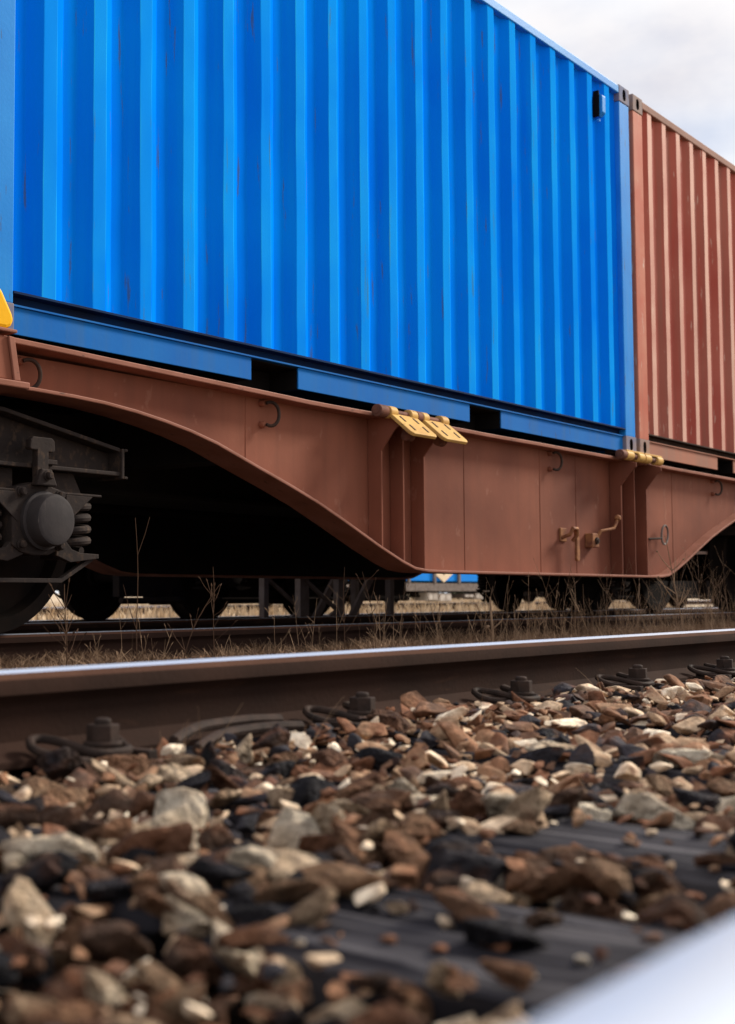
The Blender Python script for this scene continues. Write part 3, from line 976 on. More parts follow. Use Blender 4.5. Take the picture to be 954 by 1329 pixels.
part('crank_handle', MB().tube([(8.83, yw - 0.04, 0.545), (8.86, yw - 0.06, 0.60), (8.95, yw - 0.075, 0.612), (9.02, yw - 0.085, 0.625), (9.06, yw - 0.09, 0.675), (9.075, yw - 0.09, 0.695)], 0.011, 10), M['rust_yellow'], cr, smooth=True)
part('crank_knob', MB().lathe((9.068, yw - 0.09, 0.68), (0.3, 0, 1), [(0.011, 0), (0.021, 0.006), (0.024, 0.020), (0.018, 0.034), (0.008, 0.040)], 14), M['rust_yellow'], cr, smooth=True)
ring = [(10.03 + 0.062 * math.cos(a) + 0.01 * math.sin(a), yw - 0.045, 0.612 + 0.072 * math.sin(a)) for a in [2 * math.pi * k / 24 for k in range(24)]]
pr = part('pull_rod', MB().tube([(9.83, yw + 0.0, 0.577), (9.93, yw - 0.04, 0.582), (9.975, yw - 0.045, 0.588)], 0.008, 8), M['iron'], wagon, smooth=True)
part('pull_ring', MB().tube(ring, 0.0075, 8, closed=True), M['grey_steel'], pr, smooth=True)

# bracket box and upright yellow lock beside the corner of the blue container
bk = MB()
bk.prism_y([(2.80, 1.145), (3.362, 1.132), (3.392, 0.968), (2.76, 0.968)], 3.80, 3.995)
bx = part('bracket_box', bk, M['brown'], wagon, bevel=0.006)
part('bracket_rim', MB().prism_y([(3.335, 1.133), (3.364, 1.131), (3.396, 0.968), (3.365, 0.968)], 3.788, 3.7995), M['brown_edge'], bx, bevel=0.003)
part('bracket_ledge', MB().box(2.72, 3.432, 3.775, 3.998, 0.940, 0.966), M['brown_edge'], bx, bevel=0.005)
part('bracket_lid', MB().box(2.78, 3.375, 3.785, 3.91, 1.1465, 1.160), M['brown_edge'], bx, bevel=0.004)
hk = [(3.05, 1.161), (3.335, 1.161), (3.362, 1.172), (3.372, 1.20), (3.362, 1.225), (3.315, 1.300), (3.28, 1.335), (3.22, 1.352), (3.13, 1.352), (3.07, 1.330), (3.05, 1.28)]
part('upright_lock', MB().prism_y(hk, 3.80, 3.865), M['yellow_bright'], wagon, bevel=0.014)


# ------------------------------------------------------------------ bogies
def bogie_proto():
    """parts in bogie coordinates: origin on the track centre line at rail level under the pivot"""
    items = []          # (name, MB, material, smooth, bevel)

    def P(name, mb, m, smooth=False, bevel=0.0):
        items.append((name, mb, M[m], smooth, bevel))
    fr = MB()
    for s in (-1, 1):
        yo = lambda d: s * d
        lo, hi = lambda a, b: min(s * a, s * b), lambda a, b: max(s * a, s * b)
        prof_top = [(-1.36, 0.775), (-0.70, 0.885), (0.70, 0.885), (1.36, 0.775)]
        web = [(-1.36, 0.69), (-1.36, 0.775), (-0.70, 0.885), (0.70, 0.885), (1.36, 0.775), (1.36, 0.69), (0.45, 0.69), (0.30, 0.60), (-0.30, 0.60), (-0.45, 0.69)]
        fr.prism_y(web, lo(1.03, 1.045), hi(1.03, 1.045))
        fr.strip(prof_top, lo(0.97, 1.115), hi(0.97, 1.115), 0.018)
        fr.strip([(-1.36, 0.672), (-0.45, 0.672), (-0.30, 0.585), (0.30, 0.585), (0.45, 0.672), (1.36, 0.672)], lo(0.97, 1.115), hi(0.97, 1.115), 0.018)
        for e in (-1, 1):
            a, b = sorted((e * 1.361, e * 1.378))
            fr.box(a, b, lo(0.97, 1.125), hi(0.97, 1.125), 0.66, 0.79)
            a, b = sorted((e * 1.378, e * 1.40))
            fr.box(a, b, lo(0.97, 1.125), hi(0.97, 1.125), 0.778, 0.79)
            fr.box(a, b, lo(0.97, 1.125), hi(0.97, 1.125), 0.66, 0.672)
    fr.box(-0.22, 0.22, -1.02, 1.02, 0.60, 0.86)
    fr.box(-1.36, -1.28, -1.03, 1.03, 0.69, 0.77)
    fr.box(1.28, 1.36, -1.03, 1.03, 0.69, 0.77)
    P('bogie', fr, 'grime', False, 0.004)
    for a in (-0.9, 0.9):
        P('axle', MB().cyl((a, -1.0, 0.46), (a, 1.0, 0.46), 0.078, 16), 'wheel', True)
        for s in (-1, 1):
            # tread outwards of the flange; disc and hub
            prof = [(0.09, 0.655), (0.13, 0.66), (0.14, 0.70), (0.38, 0.705), (0.40, 0.688), (0.485, 0.690), (0.487, 0.712), (0.465, 0.722), (0.461, 0.73), (0.456, 0.822),
                    (0.40, 0.824), (0.385, 0.765), (0.15, 0.79), (0.13, 0.84), (0.09, 0.842)]
            P('wheel', MB().lathe((a, 0, 0.46), (0, s, 0), prof, 56), 'wheel', True)
    for e in (-1, 1):
        for s in (-1, 1):
            X = lambda r: e * (0.9 + r)
            lo, hi = (lambda p, q: min(s * p, s * q)), (lambda p, q: max(s * p, s * q))
            px = lambda pts: [(X(r), z) for r, z in pts]
            # T-shaped stop above the axle box
            P('frame_stop', MB().prism_y(px([(-0.05, 0.60), (-0.05, 0.742), (-0.083, 0.742), (-0.088, 0.752), (-0.085, 0.782), (-0.072, 0.795), (0.030, 0.795), (0.045, 0.784), (0.048, 0.745),
                                                (0.040, 0.738), (0.012, 0.738), (0.012, 0.60)]), lo(1.118, 1.150), hi(1.118, 1.150)), 'grime', False, 0.004)
            P('frame_lug', MB().box(min(X(0.014), X(0.07)), max(X(0.014), X(0.07)), lo(1.10, 1.14), hi(1.10, 1.14), 0.690, 0.710), 'grime', False, 0.003)
            # axle box housing
            hs = MB().prism_y(px([(-0.155, 0.36), (-0.16, 0.55), (-0.135, 0.595), (-0.09, 0.60), (-0.045, 0.615), (0.04, 0.615), (0.06, 0.60), (0.10, 0.592), (0.125, 0.555), (0.125, 0.38), (0.09, 0.345),
                                 (0.04, 0.325), (-0.04, 0.322), (-0.11, 0.335)]), lo(1.03, 1.125), hi(1.03, 1.125))
            hs.prism_y(px([(-0.065, 0.60), (-0.038, 0.668), (0.018, 0.668), (0.048, 0.60)]), lo(1.126, 1.165), hi(1.126, 1.165))
            P('axle_box', hs, 'grime', False, 0.006)
            P('axle_box_cover', MB().lathe((X(0.0), s * 1.126, 0.462), (0, s, 0), [(0.118, 0), (0.118, 0.018), (0.106, 0.022), (0.105, 0.072), (0.099, 0.084), (0.085, 0.089)], 36), 'cover', True)
            for bx_, bz in ((-0.01, 0.640), (-0.115, 0.573), (0.092, 0.568), (-0.115, 0.365), (0.092, 0.362)):
                P('bolt', MB().lathe((X(bx_), s * (1.165 if bz > 0.6 else 1.126), bz), (0, s, 0), [(0.021, 0), (0.021, 0.006), (0.016, 0.007), (0.016, 0.022), (0.011, 0.027)], 12), 'grime', True)
            for w in (-1, 1):
                cx = 0.245 * w
                # wing that carries the spring
                sgn = w
                P('spring_seat', MB().prism_y(px([(sgn * 0.09, 0.56), (sgn * 0.128, 0.56), (sgn * 0.128, 0.43), (sgn * 0.145, 0.385), (sgn * 0.18, 0.352), (sgn * 0.23, 0.338), (sgn * 0.335, 0.335),
                                                     (sgn * 0.335, 0.316), (sgn * 0.17, 0.298), (sgn * 0.09, 0.325)]), lo(1.085, 1.115), hi(1.085, 1.115)), 'grime', False, 0.003)
                P('spring_tray', MB().box(min(X(sgn * 0.17), X(sgn * 0.335)), max(X(sgn * 0.17), X(sgn * 0.335)), lo(0.93, 1.084), hi(0.93, 1.084), 0.312, 0.333), 'grime', False, 0.003)
                # upper bracket and gusset
                P('spring_bracket', MB().prism_y(px([(sgn * 0.10, 0.671), (sgn * 0.235, 0.671), (sgn * 0.285, 0.585), (sgn * 0.10, 0.585)]), lo(1.02, 1.06), hi(1.02, 1.06))
                  .box(min(X(sgn * 0.10), X(sgn * 0.345)), max(X(sgn * 0.10), X(sgn * 0.345)), lo(0.95, 1.12), hi(0.95, 1.12), 0.574, 0.584), 'grime', False, 0.003)
                P('gusset', MB().prism_y(px([(sgn * 0.132, 0.573), (sgn * 0.285, 0.573), (sgn * 0.13, 0.452)]), lo(1.118, 1.128), hi(1.118, 1.128)), 'grime', False, 0.002)
                turns, n = 4.3, 92
                for yy, rr in ((1.020, 0.080),):
                    pts = [(X(cx) + rr * math.cos(2 * math.pi * turns * k / n), s * yy + rr * math.sin(2 * math.pi * turns * k / n), 0.350 + 0.206 * k / n) for k in range(n + 1)]
                    P('coil_spring', MB().tube(pts, 0.0185, 9), 'grime', True)
            # tie bar and strut under the box
            P('tie_bar', MB().box(min(X(-0.55), X(0.115)), max(X(-0.55), X(0.115)), lo(1.05, 1.12), hi(1.05, 1.12), 0.214, 0.232)
              .prism_y(px([(0.10, 0.214), (0.135, 0.214), (0.325, 0.312), (0.285, 0.312)]), lo(1.07, 1.10), hi(1.07, 1.10)), 'grime', False, 0.002)
        # brake beam
        P('brake_beam', MB().box(min(e * 0.34, e * 0.40), max(e * 0.34, e * 0.40), -0.80, 0.80, 0.30, 0.38), 'wheel', False, 0.004)
        for s in (-1, 1):
            P('brake_block', MB().prism_y([(e * 0.405, 0.56), (e * 0.455, 0.56), (e * 0.428, 0.46), (e * 0.455, 0.34), (e * 0.405, 0.34)], min(s * 0.72, s * 0.82), max(s * 0.72, s * 0.82)), 'rust', False)
    return [(nm, mb.mesh(nm, m, (0, 0, 0), sm), bv) for nm, mb, m, sm, bv in items]


BOGIE = bogie_proto()


def put_bogie(parent, x, y, z, label=None, paint_shade=False):
    ox, oy, oz = ORG[parent.name]
    root = None
    for nm, me, bv in BOGIE:
        o = bpy.data.objects.new(nm, me)
        COL.objects.link(o)
        if paint_shade:                      # near-black colour stands in for shade on the bogies behind
            o.material_slots[0].link = 'OBJECT'; o.material_slots[0].material = M['wheel']
        if bv:
            b = o.modifiers.new('bevel', 'BEVEL'); b.width = bv; b.segments = 2; b.limit_method = 'ANGLE'; b.angle_limit = R(40)
        if root is None:
            root = o
            o.parent = parent
            o.location = (x - ox, y - oy, z - oz)
            if label: o['label'] = label
        else:
            o.parent = root
    return root


put_bogie(wagon, 2.80, TRAIN_C, 0.0, 'dark grimy bogie with round axle cover and coil spring')
put_bogie(wagon, 13.60, TRAIN_C, 0.0)


# ------------------------------------------------------------------ trains behind
def box_wagon(x0, x1, c, top, pivots, body_m, post_m, label, body_z=1.0, zt=3.9, group=None):
    t = thing('box_wagon', ((x0 + x1) / 2, c, top), label, 'rail wagon', group)
    y0, y1 = c - 1.35, c + 1.35
    part('body', MB().box(x0, x1, y0 + 0.06, y1 - 0.06, top + body_z, top + zt), body_m, t, bevel=0.02)
    n = max(3, int((x1 - x0) / 1.25))
    for i in range(n + 1):
        x = x0 + (x1 - x0) * i / n
        for ya, yb in ((y0, y0 + 0.058), (y1 - 0.058, y1)):
            part('post', MB().box(x - 0.05, x + 0.05, ya, yb, top + body_z - 0.05, top + zt - 0.05), post_m, t)
    pts = [(y0, top + zt), (c - 0.8, top + zt + 0.28), (c, top + zt + 0.36), (c + 0.8, top + zt + 0.28), (y1, top + zt), (y1, top + zt - 0.04), (y0, top + zt - 0.04)]
    part('roof', MB().prism_x(pts, x0 - 0.05, x1 + 0.05), post_m, t)
    for ya, yb in ((y0 + 0.02, y0 + 0.10), (y1 - 0.10, y1 - 0.02)):
        part('side_sill', MB().box(x0, x1, ya, yb, top + body_z - 0.27, top + body_z - 0.052), post_m, t, bevel=0.006)
    part('centre_sill', MB().box(x0, x1, c - 0.25, c + 0.25, top + body_z - 0.30, top + body_z - 0.01), M['brown_dark'], t)
    for p in pivots:
        put_bogie(t, p, c, top, paint_shade=True)
        for gx0, gx1, gz0, gz1, gy in ((-2.3, -1.45, 0.17, 0.55, -0.95), (-1.42, -0.55, 0.155, 0.40, -0.5), (-0.45, 0.48, 0.16, 0.52, -0.62), (0.55, 1.40, 0.15, 0.42, -0.5),
                                        (1.45, 2.5, 0.18, 0.58, -0.95)):
            g = MB().box(p + gx0, p + gx1, c + gy - 0.04, c + gy + 0.04, top + gz0 + 0.07, top + gz1)
            g.cyl((p + gx0, c + gy - 0.06, top + gz0 + 0.035), (p + gx1, c + gy - 0.06, top + gz0 + 0.035), 0.03, 10)
            for hx_ in (gx0 + 0.1, gx1 - 0.1):
                g.box(p + hx_ - 0.02, p + hx_ + 0.02, c + gy - 0.03, c + gy + 0.03, top + gz1, top + 0.75)
            part('brake_gear', g, M['wheel'], t)
    for hx, s in ((x0, -1), (x1, 1)):
        for by in (c - 0.875, c + 0.875):
            part('buffer', MB().lathe((hx, by, top + 1.0), (s, 0, 0), [(0.10, 0), (0.10, 0.34), (0.085, 0.345), (0.085, 0.5), (0.225, 0.505), (0.225, 0.53)], 20), M['grime'], t, smooth=True)
    return t


G2 = 'dark box wagons behind the container wagon'
box_wagon(9.0, 22.3, NEXT_C, -0.10, (11.03, 20.2), M['wagon_dark'], M['wagon_dark'], 'dark box wagon whose wheels show under the brown wagon', group=G2)
box_wagon(23.5, 36.0, NEXT_C, -0.10, (25.4, 34.0), M['wagon_dark'], M['wagon_dark'], 'dark box wagon behind the tall dry weeds below the red container', group=G2)

FT = -0.12
fw_ = box_wagon(24.5, 36.5, FAR_C, FT, (26.6, 30.3), M['far_blue'], M['grey_steel'], 'bright blue box wagon with grey posts far behind, seen through the gap under the wagon', body_z=0.62, zt=3.7)
fy = FAR_C - 1.35
part('sign_triangle', MB().prism_y([(32.2, 0.85), (33.75, 0.85), (33.0, 0.475)], fy + 0.02, fy + 0.055), M['cream'], fw_)
part('sign_inner', MB().prism_y([(32.75, 0.85), (33.2, 0.85), (33.0, 0.68)], fy + 0.012, fy + 0.0195), M['iron'], fw_)
for k, (a, b, z0, z1) in enumerate(((32.2, 32.75, -0.03, 0.20), (32.8, 33.5, -0.06, 0.17), (34.2, 34.75, 0.04, 0.16), (34.85, 35.3, -0.0, 0.18))):
    bx_ = part('equipment_box', MB().box(a, b, fy + 0.08, fy + 0.5, z0, z1), M['pale'] if k != 2 else M['grey_steel'], fw_, bevel=0.01)
    part('box_door', MB().box(a + 0.05, (a + b) / 2 - 0.02, fy + 0.065, fy + 0.078, z0 + 0.03, z1 - 0.03).box((a + b) / 2 + 0.02, b - 0.05, fy + 0.065, fy + 0.078, z0 + 0.03, z1 - 0.03), M['pale'], bx_)
for k in range(7):
    part('ladder_rung', MB().cyl((36.15, fy - 0.06, -0.02 + 0.16 * k), (36.5, fy - 0.06, -0.02 + 0.16 * k), 0.015, 8), M['pale'], fw_)
for lx in (36.13, 36.52):
    part('ladder_rail', MB().box(lx - 0.015, lx + 0.015, fy - 0.08, fy - 0.03, -0.08, 1.3), M['grey_steel'], fw_)
G3 = 'dark box wagons on the farthest track'
for a, b in ((38.0, 50.0),):
    box_wagon(a, b, FAR_C, FT, (a + 2.1, b - 2.1), M['wagon_dark'], M['wagon_dark'],
              'dark box wagon coupled next to the far blue one' if a < 40 else 'dark box wagon at the end of the farthest train', group=G3, zt=3.5)

# lattice trestle standing between the two tracks
tr = thing('steel_trestle', (10.3, 7.2, -0.34), 'low lattice trestle of rusty grey steel standing behind the container wagon', 'trestle')


def bar(mb, a, b, w, d):
    a, b = Vector(a), Vector(b)
    u = (b - a).normalized()
    s = Vector((0, 1, 0))
    q = u.cross(s).normalized()
    v = []
    for p in (a, b):
        for i, j in ((-1, -1), (1, -1), (1, 1), (-1, 1)):
            v.append(p + q * (w / 2 * i) + s * (d / 2 * j))
    mb.add(v, [(0, 1, 2, 3), (7, 6, 5, 4), (0, 4, 5, 1), (1, 5, 6, 2), (2, 6, 7, 3), (3, 7, 4, 0)])
    return mb


for yy in (7.05, 7.45):
    for px_ in (9.60, 10.20, 11.05):
        part('post', bar(MB(), (px_, yy, -0.36), (px_, yy, 1.60), 0.07 if px_ != 10.2 else 0.10, 0.06), M['trestle'], tr, bevel=0.004)
    for a, b, w in (((9.64, 0.31), (10.15, 0.03), 0.030), ((9.64, -0.22), (10.15, 0.01), 0.030), ((10.26, -0.20), (10.74, 0.34), 0.075), ((10.72, -0.02), (11.02, -0.20), 0.022),
                    ((9.64, 0.40), (10.15, 1.0), 0.03), ((10.26, 0.9), (11.0, 0.42), 0.04)):
        part('brace', bar(MB(), (a[0], yy, a[1]), (b[0], yy, b[1]), w, 0.03), M['trestle'], tr)
    part('base_beam', MB().box(9.5, 11.2, yy - 0.05, yy + 0.05, -0.255, -0.215), M['trestle'], tr, bevel=0.004)
part('top_beam', MB().box(9.5, 11.15, 6.98, 7.52, 1.60, 1.66), M['trestle'], tr)

# ------------------------------------------------------------------ ballast stones
nrs = np.random.RandomState(11)


def stone_template(seed, npts, flat, fine):
    """broken rock: hull of a few points, chamfered edges, a little roughness"""
    r = random.Random(seed)
    bm = bmesh.new()
    sc = Vector((r.uniform(1.05, 1.55), r.uniform(0.75, 1.1), r.uniform(*flat)))
    for k in range(npts):
        p = Vector((r.gauss(0, 1), r.gauss(0, 1), r.gauss(0, 1))).normalized() * r.uniform(0.78, 1.0)
        bm.verts.new((p.x * sc.x, p.y * sc.y, p.z * sc.z))
    res = bmesh.ops.convex_hull(bm, input=bm.verts)
    bmesh.ops.delete(bm, geom=[v for v in bm.verts if not v.link_faces], context='VERTS')
    bmesh.ops.dissolve_limit(bm, angle_limit=R(14), verts=bm.verts, edges=bm.edges)
    bmesh.ops.bevel(bm, geom=list(bm.edges), offset=0.055, segments=1, affect='EDGES', profile=0.5)
    bmesh.ops.triangulate(bm, faces=bm.faces)
    if fine:
        bmesh.ops.subdivide_edges(bm, edges=bm.edges, cuts=2, use_grid_fill=True)
        bmesh.ops.triangulate(bm, faces=bm.faces)
    for v in bm.verts:
        p = v.co
        v.co = p + p.normalized() * (0.05 * mnoise.noise(p * 2.2 + Vector((seed * 3.1, 0, 0))) + (0.045 * mnoise.noise(p * 5.5 + Vector((0, seed * 1.7, 0))) if fine else 0))
    me = bpy.data.meshes.new('stone')
    bm.to_mesh(me); bm.free()
    me.polygons.foreach_set('use_smooth', [True] * len(me.polygons))
    me.set_sharp_from_angle(angle=R(16))
    return me


HI = [stone_template(100 + k, 12 + k % 5, (0.36, 0.66), True) for k in range(24)]
for me in HI: me.materials.append(M['stone'])
LO = []
for k in range(16):
    me = stone_template(300 + k, 11, (0.40, 0.70), False)
    vs = np.empty(len(me.vertices) * 3); me.vertices.foreach_get('co', vs)
    LO.append((vs.reshape(-1, 3), np.array([tuple(p.vertices) for p in me.polygons])))
    bpy.data.meshes.remove(me)

fwv = Vector((math.sin(YAW) * math.cos(PITCH), math.cos(YAW) * math.cos(PITCH), math.sin(PITCH)))
rtv = Vector((math.cos(YAW), -math.sin(YAW), 0))
upv = rtv.cross(fwv)


def in_view(p):
    q = Vector(p) - Vector((0, 0, CAM_Z))
    d = q.dot(fwv)
    if d < 0.1: return None
    x, y = 260 + 1754 * q.dot(rtv) / d, 655 - 1754 * q.dot(upv) / d
    return (d, -40 < x < 1000 and 700 < y < 1380)


BARE = [(SLX[1], 0.38, 0.70), (SLX[2], 0.54, 0.76)]


def bare(x, y, r):
    return any(abs(x - sx) < 0.125 + r * 0.3 and a < y < b for sx, a, b in BARE)


def on_sleeper(x):
    return any(abs(x - sx) < 0.13 for sx in SLX)


def surf(x, y):
    heap = min(max((y - 1.10) / 0.38, 0), 1)          # ballast heaped against the rail foot
    return -0.125 + 0.034 * heap * heap * (3 - 2 * heap) + 0.020 * mnoise.noise(Vector((x * 2.3, y * 2.3, 4))) + 0.016 * mnoise.noise(Vector((x * 6, y * 6, 9)))


stones = []          # x, y, z, r, matrix, tone


def try_stone(x, y, z, r, tone=None, tilt=0.36):
    yaw = nrs.uniform(0, 2 * math.pi)
    tx, ty = nrs.normal(0, tilt), nrs.normal(0, tilt)
    m = Matrix.Rotation(yaw, 3, 'Z') @ Matrix.Rotation(tx, 3, 'X') @ Matrix.Rotation(ty, 3, 'Y')
    if tone is None:
        tone = nrs.rand()
        tone = tone ** 0.88 if tone > 0.22 else tone
    stones.append([x, y, z, r, m, tone])


rail_n, rail_f = NEAR_C - 0.751, NEAR_C + 0.751


def blocked(x, y, r, z):
    for ry in (rail_n, rail_f):
        if abs(y - ry) < 0.052 + r * 0.75: return True
    for sx in SLX[1:9]:                       # clamps at the rails
        for ry, sd in ((rail_f, -1), (rail_n, 1), (rail_f, 1)):
            if abs(x - sx) < 0.080 and 0 < (y - ry) * sd < 0.135 + r * 0.15: return True
    if 1.70 < x < 2.08 and 1.50 < y < 1.62 and z > -0.13: return True
    return False


# dense lower fill, then the loose top layer (fine grid where the camera looks)
for step, zoff, r0, r1, x0, x1, y0, y1 in ((0.062, -0.045, 0.024, 0.036, -0.8, 5.6, -0.7, 1.58), (0.050, -0.018, 0.018, 0.036, -0.6, 5.2, -0.5, 1.58),
                                           (0.066, 0.002, 0.020, 0.046, -0.5, 5.0, -0.4, 1.57), (0.042, 0.006, 0.006, 0.015, -0.3, 4.8, 0.2, 1.57)):
    y = y0
    while y < y1:
        x = x0
        while x < x1:
            px_, py_ = x + nrs.uniform(-0.45, 0.45) * step, y + nrs.uniform(-0.45, 0.45) * step
            r = r0 + (r1 - r0) * nrs.rand() ** 1.6
            r *= min(1.10, 0.92 + 0.2 * max(math.hypot(px_, py_) - 0.4, 0))      # finer stones in the crib by the close rail
            z = surf(px_, py_) + zoff + nrs.uniform(-0.012, 0.010)
            bl = blocked(px_, py_, r, z)
            sl = on_sleeper(px_)
            if not bl and not (bare(px_, py_, r) and nrs.rand() > (0.05 if r > 0.014 else 0.45)) and not (sl and zoff < -0.03):
                if sl: z = max(z, -0.116 + r * 0.30)
                try_stone(px_, py_, z, r)
            x += step
        y += step
# larger stones in places the photograph shows them
for x, y, r, tone in ((1.23, 0.60, 0.042, 0.72), (1.27, 0.57, 0.032, 0.66), (1.35, 1.42, 0.045, 0.50), (1.62, 1.44, 0.028, 0.96), (1.83, 1.40, 0.050, 0.84),
                      (2.17, 1.43, 0.034, 0.90), (2.13, 1.40, 0.030, 0.63), (2.36, 1.36, 0.040, 0.93), (1.60, 1.10, 0.030, 0.97), (1.75, 1.05, 0.034, 0.95),
                      (1.2, 1.08, 0.042, 0.88), (1.32, 0.86, 0.030, 0.92), (0.86, 0.68, 0.036, 0.95), (0.62, 0.60, 0.036, 0.30), (2.9, 1.2, 0.035, 0.96), (3.3, 1.3, 0.032, 0.97),
                      (2.6, 1.25, 0.034, 0.93), (2.1, 0.9, 0.032, 0.9), (3.0, 1.05, 0.034, 0.92), (3.6, 1.35, 0.03, 0.97), (2.4, 1.05, 0.028, 0.95)):
    try_stone(x, y, surf(x, y) + 0.018, r, tone, 0.3)

rank = []
for i, s in enumerate(stones):
    iv = in_view(s[:3])
    if iv and iv[1] and s[2] > surf(s[0], s[1]) - 0.034 and s[1] > rail_n:
        rank.append((s[3] / iv[0] * (1.0 if s[2] > surf(s[0], s[1]) - 0.02 else 0.7), i))
rank.sort(reverse=True)
pick = set(i for _, i in rank[:300])
vv, ff, tt = [], [], []
nv = 0
for i, (x, y, z, r, m, tone) in enumerate(stones):
    if i in pick:
        o = bpy.data.objects.new('stone', HI[i % len(HI)])
        COL.objects.link(o)
        o.parent = near_bed
        o.matrix_local = Matrix.Translation((x, y, z)) @ m.to_4x4() @ Matrix.Scale(r, 4)
    else:
        lv_, lf_ = LO[i % len(LO)]
        A = np.array(m) * r
        vv.append(lv_ @ A.T + np.array([x, y, z]))
        ff.append(lf_ + nv)
        tt.append(np.full(len(lf_), tone))
        nv += len(lv_)
vv, ff, tt = np.vstack(vv), np.vstack(ff), np.concatenate(tt)
me = bpy.data.meshes.new('loose_stones')
me.vertices.add(len(vv)); me.vertices.foreach_set('co', vv.ravel())
me.loops.add(len(ff) * 3); me.loops.foreach_set('vertex_index', ff.ravel())
me.polygons.add(len(ff)); me.polygons.foreach_set('loop_start', np.arange(0, len(ff) * 3, 3)); me.polygons.foreach_set('loop_total', np.full(len(ff), 3))
me.update()
at_ = me.attributes.new('tone', 'FLOAT', 'FACE'); at_.data.foreach_set('value', tt)
me.materials.append(M['stones'])
me.polygons.foreach_set('use_smooth', [True] * len(me.polygons))
me.set_sharp_from_angle(angle=R(26))
lo_ = bpy.data.objects.new('loose_stones', me); COL.objects.link(lo_); lo_.parent = near_bed; lo_['kind'] = 'stuff'

# stones of the train's own ballast, beyond the middle rail
vv, ff, tt = [], [], []
nv = 0
for k in range(5200):
    x, y = nrs.uniform(1.5, 14), nrs.uniform(2.2, 4.27)
    if y < 3.0 and nrs.rand() < 0.5: y = nrs.uniform(3.2, 4.25)
    r = nrs.uniform(0.018, 0.036)
    base = bed_h(TRAIN_C, 1.9, -0.150, -0.305)(x, y) if y > 2.75 else -0.3
    lv_, lf_ = LO[k % len(LO)]
    m = Matrix.Rotation(nrs.uniform(0, 6.28), 3, 'Z') @ Matrix.Rotation(nrs.normal(0, 0.5), 3, 'X')
    vv.append(lv_ @ (np.array(m) * r).T + np.array([x, y, base + r * 0.4])); ff.append(lf_ + nv); tt.append(np.full(len(lf_), nrs.rand() * 0.75)); nv += len(lv_)
vv, ff, tt = np.vstack(vv), np.vstack(ff), np.concatenate(tt)
me = bpy.data.meshes.new('gravel')
me.from_pydata([], [], [])
me.vertices.add(len(vv)); me.vertices.foreach_set('co', vv.ravel())
me.loops.add(len(ff) * 3); me.loops.foreach_set('vertex_index', ff.ravel())
me.polygons.add(len(ff)); me.polygons.foreach_set('loop_start', np.arange(0, len(ff) * 3, 3)); me.polygons.foreach_set('loop_total', np.full(len(ff), 3))
me.update()
at_ = me.attributes.new('tone', 'FLOAT', 'FACE'); at_.data.foreach_set('value', tt)
me.materials.append(M['stones'])
go = bpy.data.objects.new('gravel', me); COL.objects.link(go)
tag(go, 'rusty gravel strewn between the middle rail and the wagon', 'gravel', kind='stuff')


# ------------------------------------------------------------------ vegetation
def blade(mb, p, h, w, lean, bend, seg=3):
    az = rng.uniform(0, 6.283)
    d = Vector((math.cos(lean[1]), math.sin(lean[1]), 0)) * lean[0]
    side = Vector((math.cos(az), math.sin(az), 0)) * w
    v = []
    for i in range(seg + 1):
        t = i / seg
        c = Vector(p) + d * h * (t + bend * t * t) + Vector((0, 0, h * (t - 0.25 * abs(bend) * t * t)))
        ww = side * (1 - 0.8 * t)
        v += [c - ww, c + ww]
    mb.add(v, [(2 * i, 2 * i + 1, 2 * i + 3, 2 * i + 2) for i in range(seg)])


def weed(mb, p, h, r, branches, lean=(0.05, 0), seedheads=True, n=9):
    """dead stalk with side twigs"""
    ph = rng.uniform(0, 6)
    d = Vector((math.cos(lean[1]), math.sin(lean[1]), 0)) * lean[0]
    pts = []
    for i in range(n + 1):
        t = i / n
        pts.append(Vector(p) + d * h * t * (0.5 + t) + Vector((0.012 * h * math.sin(ph + t * 7), 0.012 * h * math.cos(ph + t * 6), h * t)))
    mb.tube(pts, [r * (1 - 0.6 * i / n) for i in range(n + 1)], 5)
    for k in range(branches):
        t = rng.uniform(0.35, 0.95)
        q = pts[int(t * n)]
        az, el = rng.uniform(0, 6.283), rng.uniform(0.5, 1.2)
        L_ = h * rng.uniform(0.12, 0.30) * (1.2 - t * 0.5)
        dv = Vector((math.cos(az) * math.cos(el), math.sin(az) * math.cos(el), math.sin(el)))
        e1 = q + dv * L_ * 0.6 + Vector((0, 0, 0.05 * L_)); e2 = q + dv * L_ + Vector((0, 0, 0.2 * L_))
        mb.tube([q, e1, e2], [r * 0.55, r * 0.45, r * 0.3], 4)
        if seedheads and rng.random() < 0.6:
            mb.tube([e2 - dv * 0.006, e2, e2 + dv * 0.01], [r * 0.5, r * 1.15, r * 0.4], 5)


def gz(x, y):
    return bed_h(TRAIN_C, 1.9, -0.150, -0.305)(x, y) if 2.75 < y < 7.5 else -0.29


# low litter and seedlings along the rail of the wagon
lit = MB()
for k in range(26000):
    y = 4.33 - abs(rng.gauss(0, 0.45)) if rng.random() < 0.8 else rng.uniform(2.6, 4.3)
    y = max(y, 2.3)
    x = rng.uniform(0.9 * y - 0.3, 3.0 * y)
    clump = 0.5 + mnoise.noise(Vector((x * 2.2, y * 2, 3)))
    if rng.random() > clump * 1.5 - 0.15: continue
    h = rng.uniform(0.015, 0.075) * (0.5 + clump)
    blade(lit, (x, y, gz(x, y) + 0.005), h, rng.uniform(0.0012, 0.0042), (rng.uniform(0.2, 1.9), rng.uniform(0, 6.28)), rng.uniform(-0.3, 0.6), 2)
tag(part('plant_litter', lit, M['litter'], None), 'brown dead plant litter along the foot of the rail under the wagon', 'plant litter', kind='stuff')

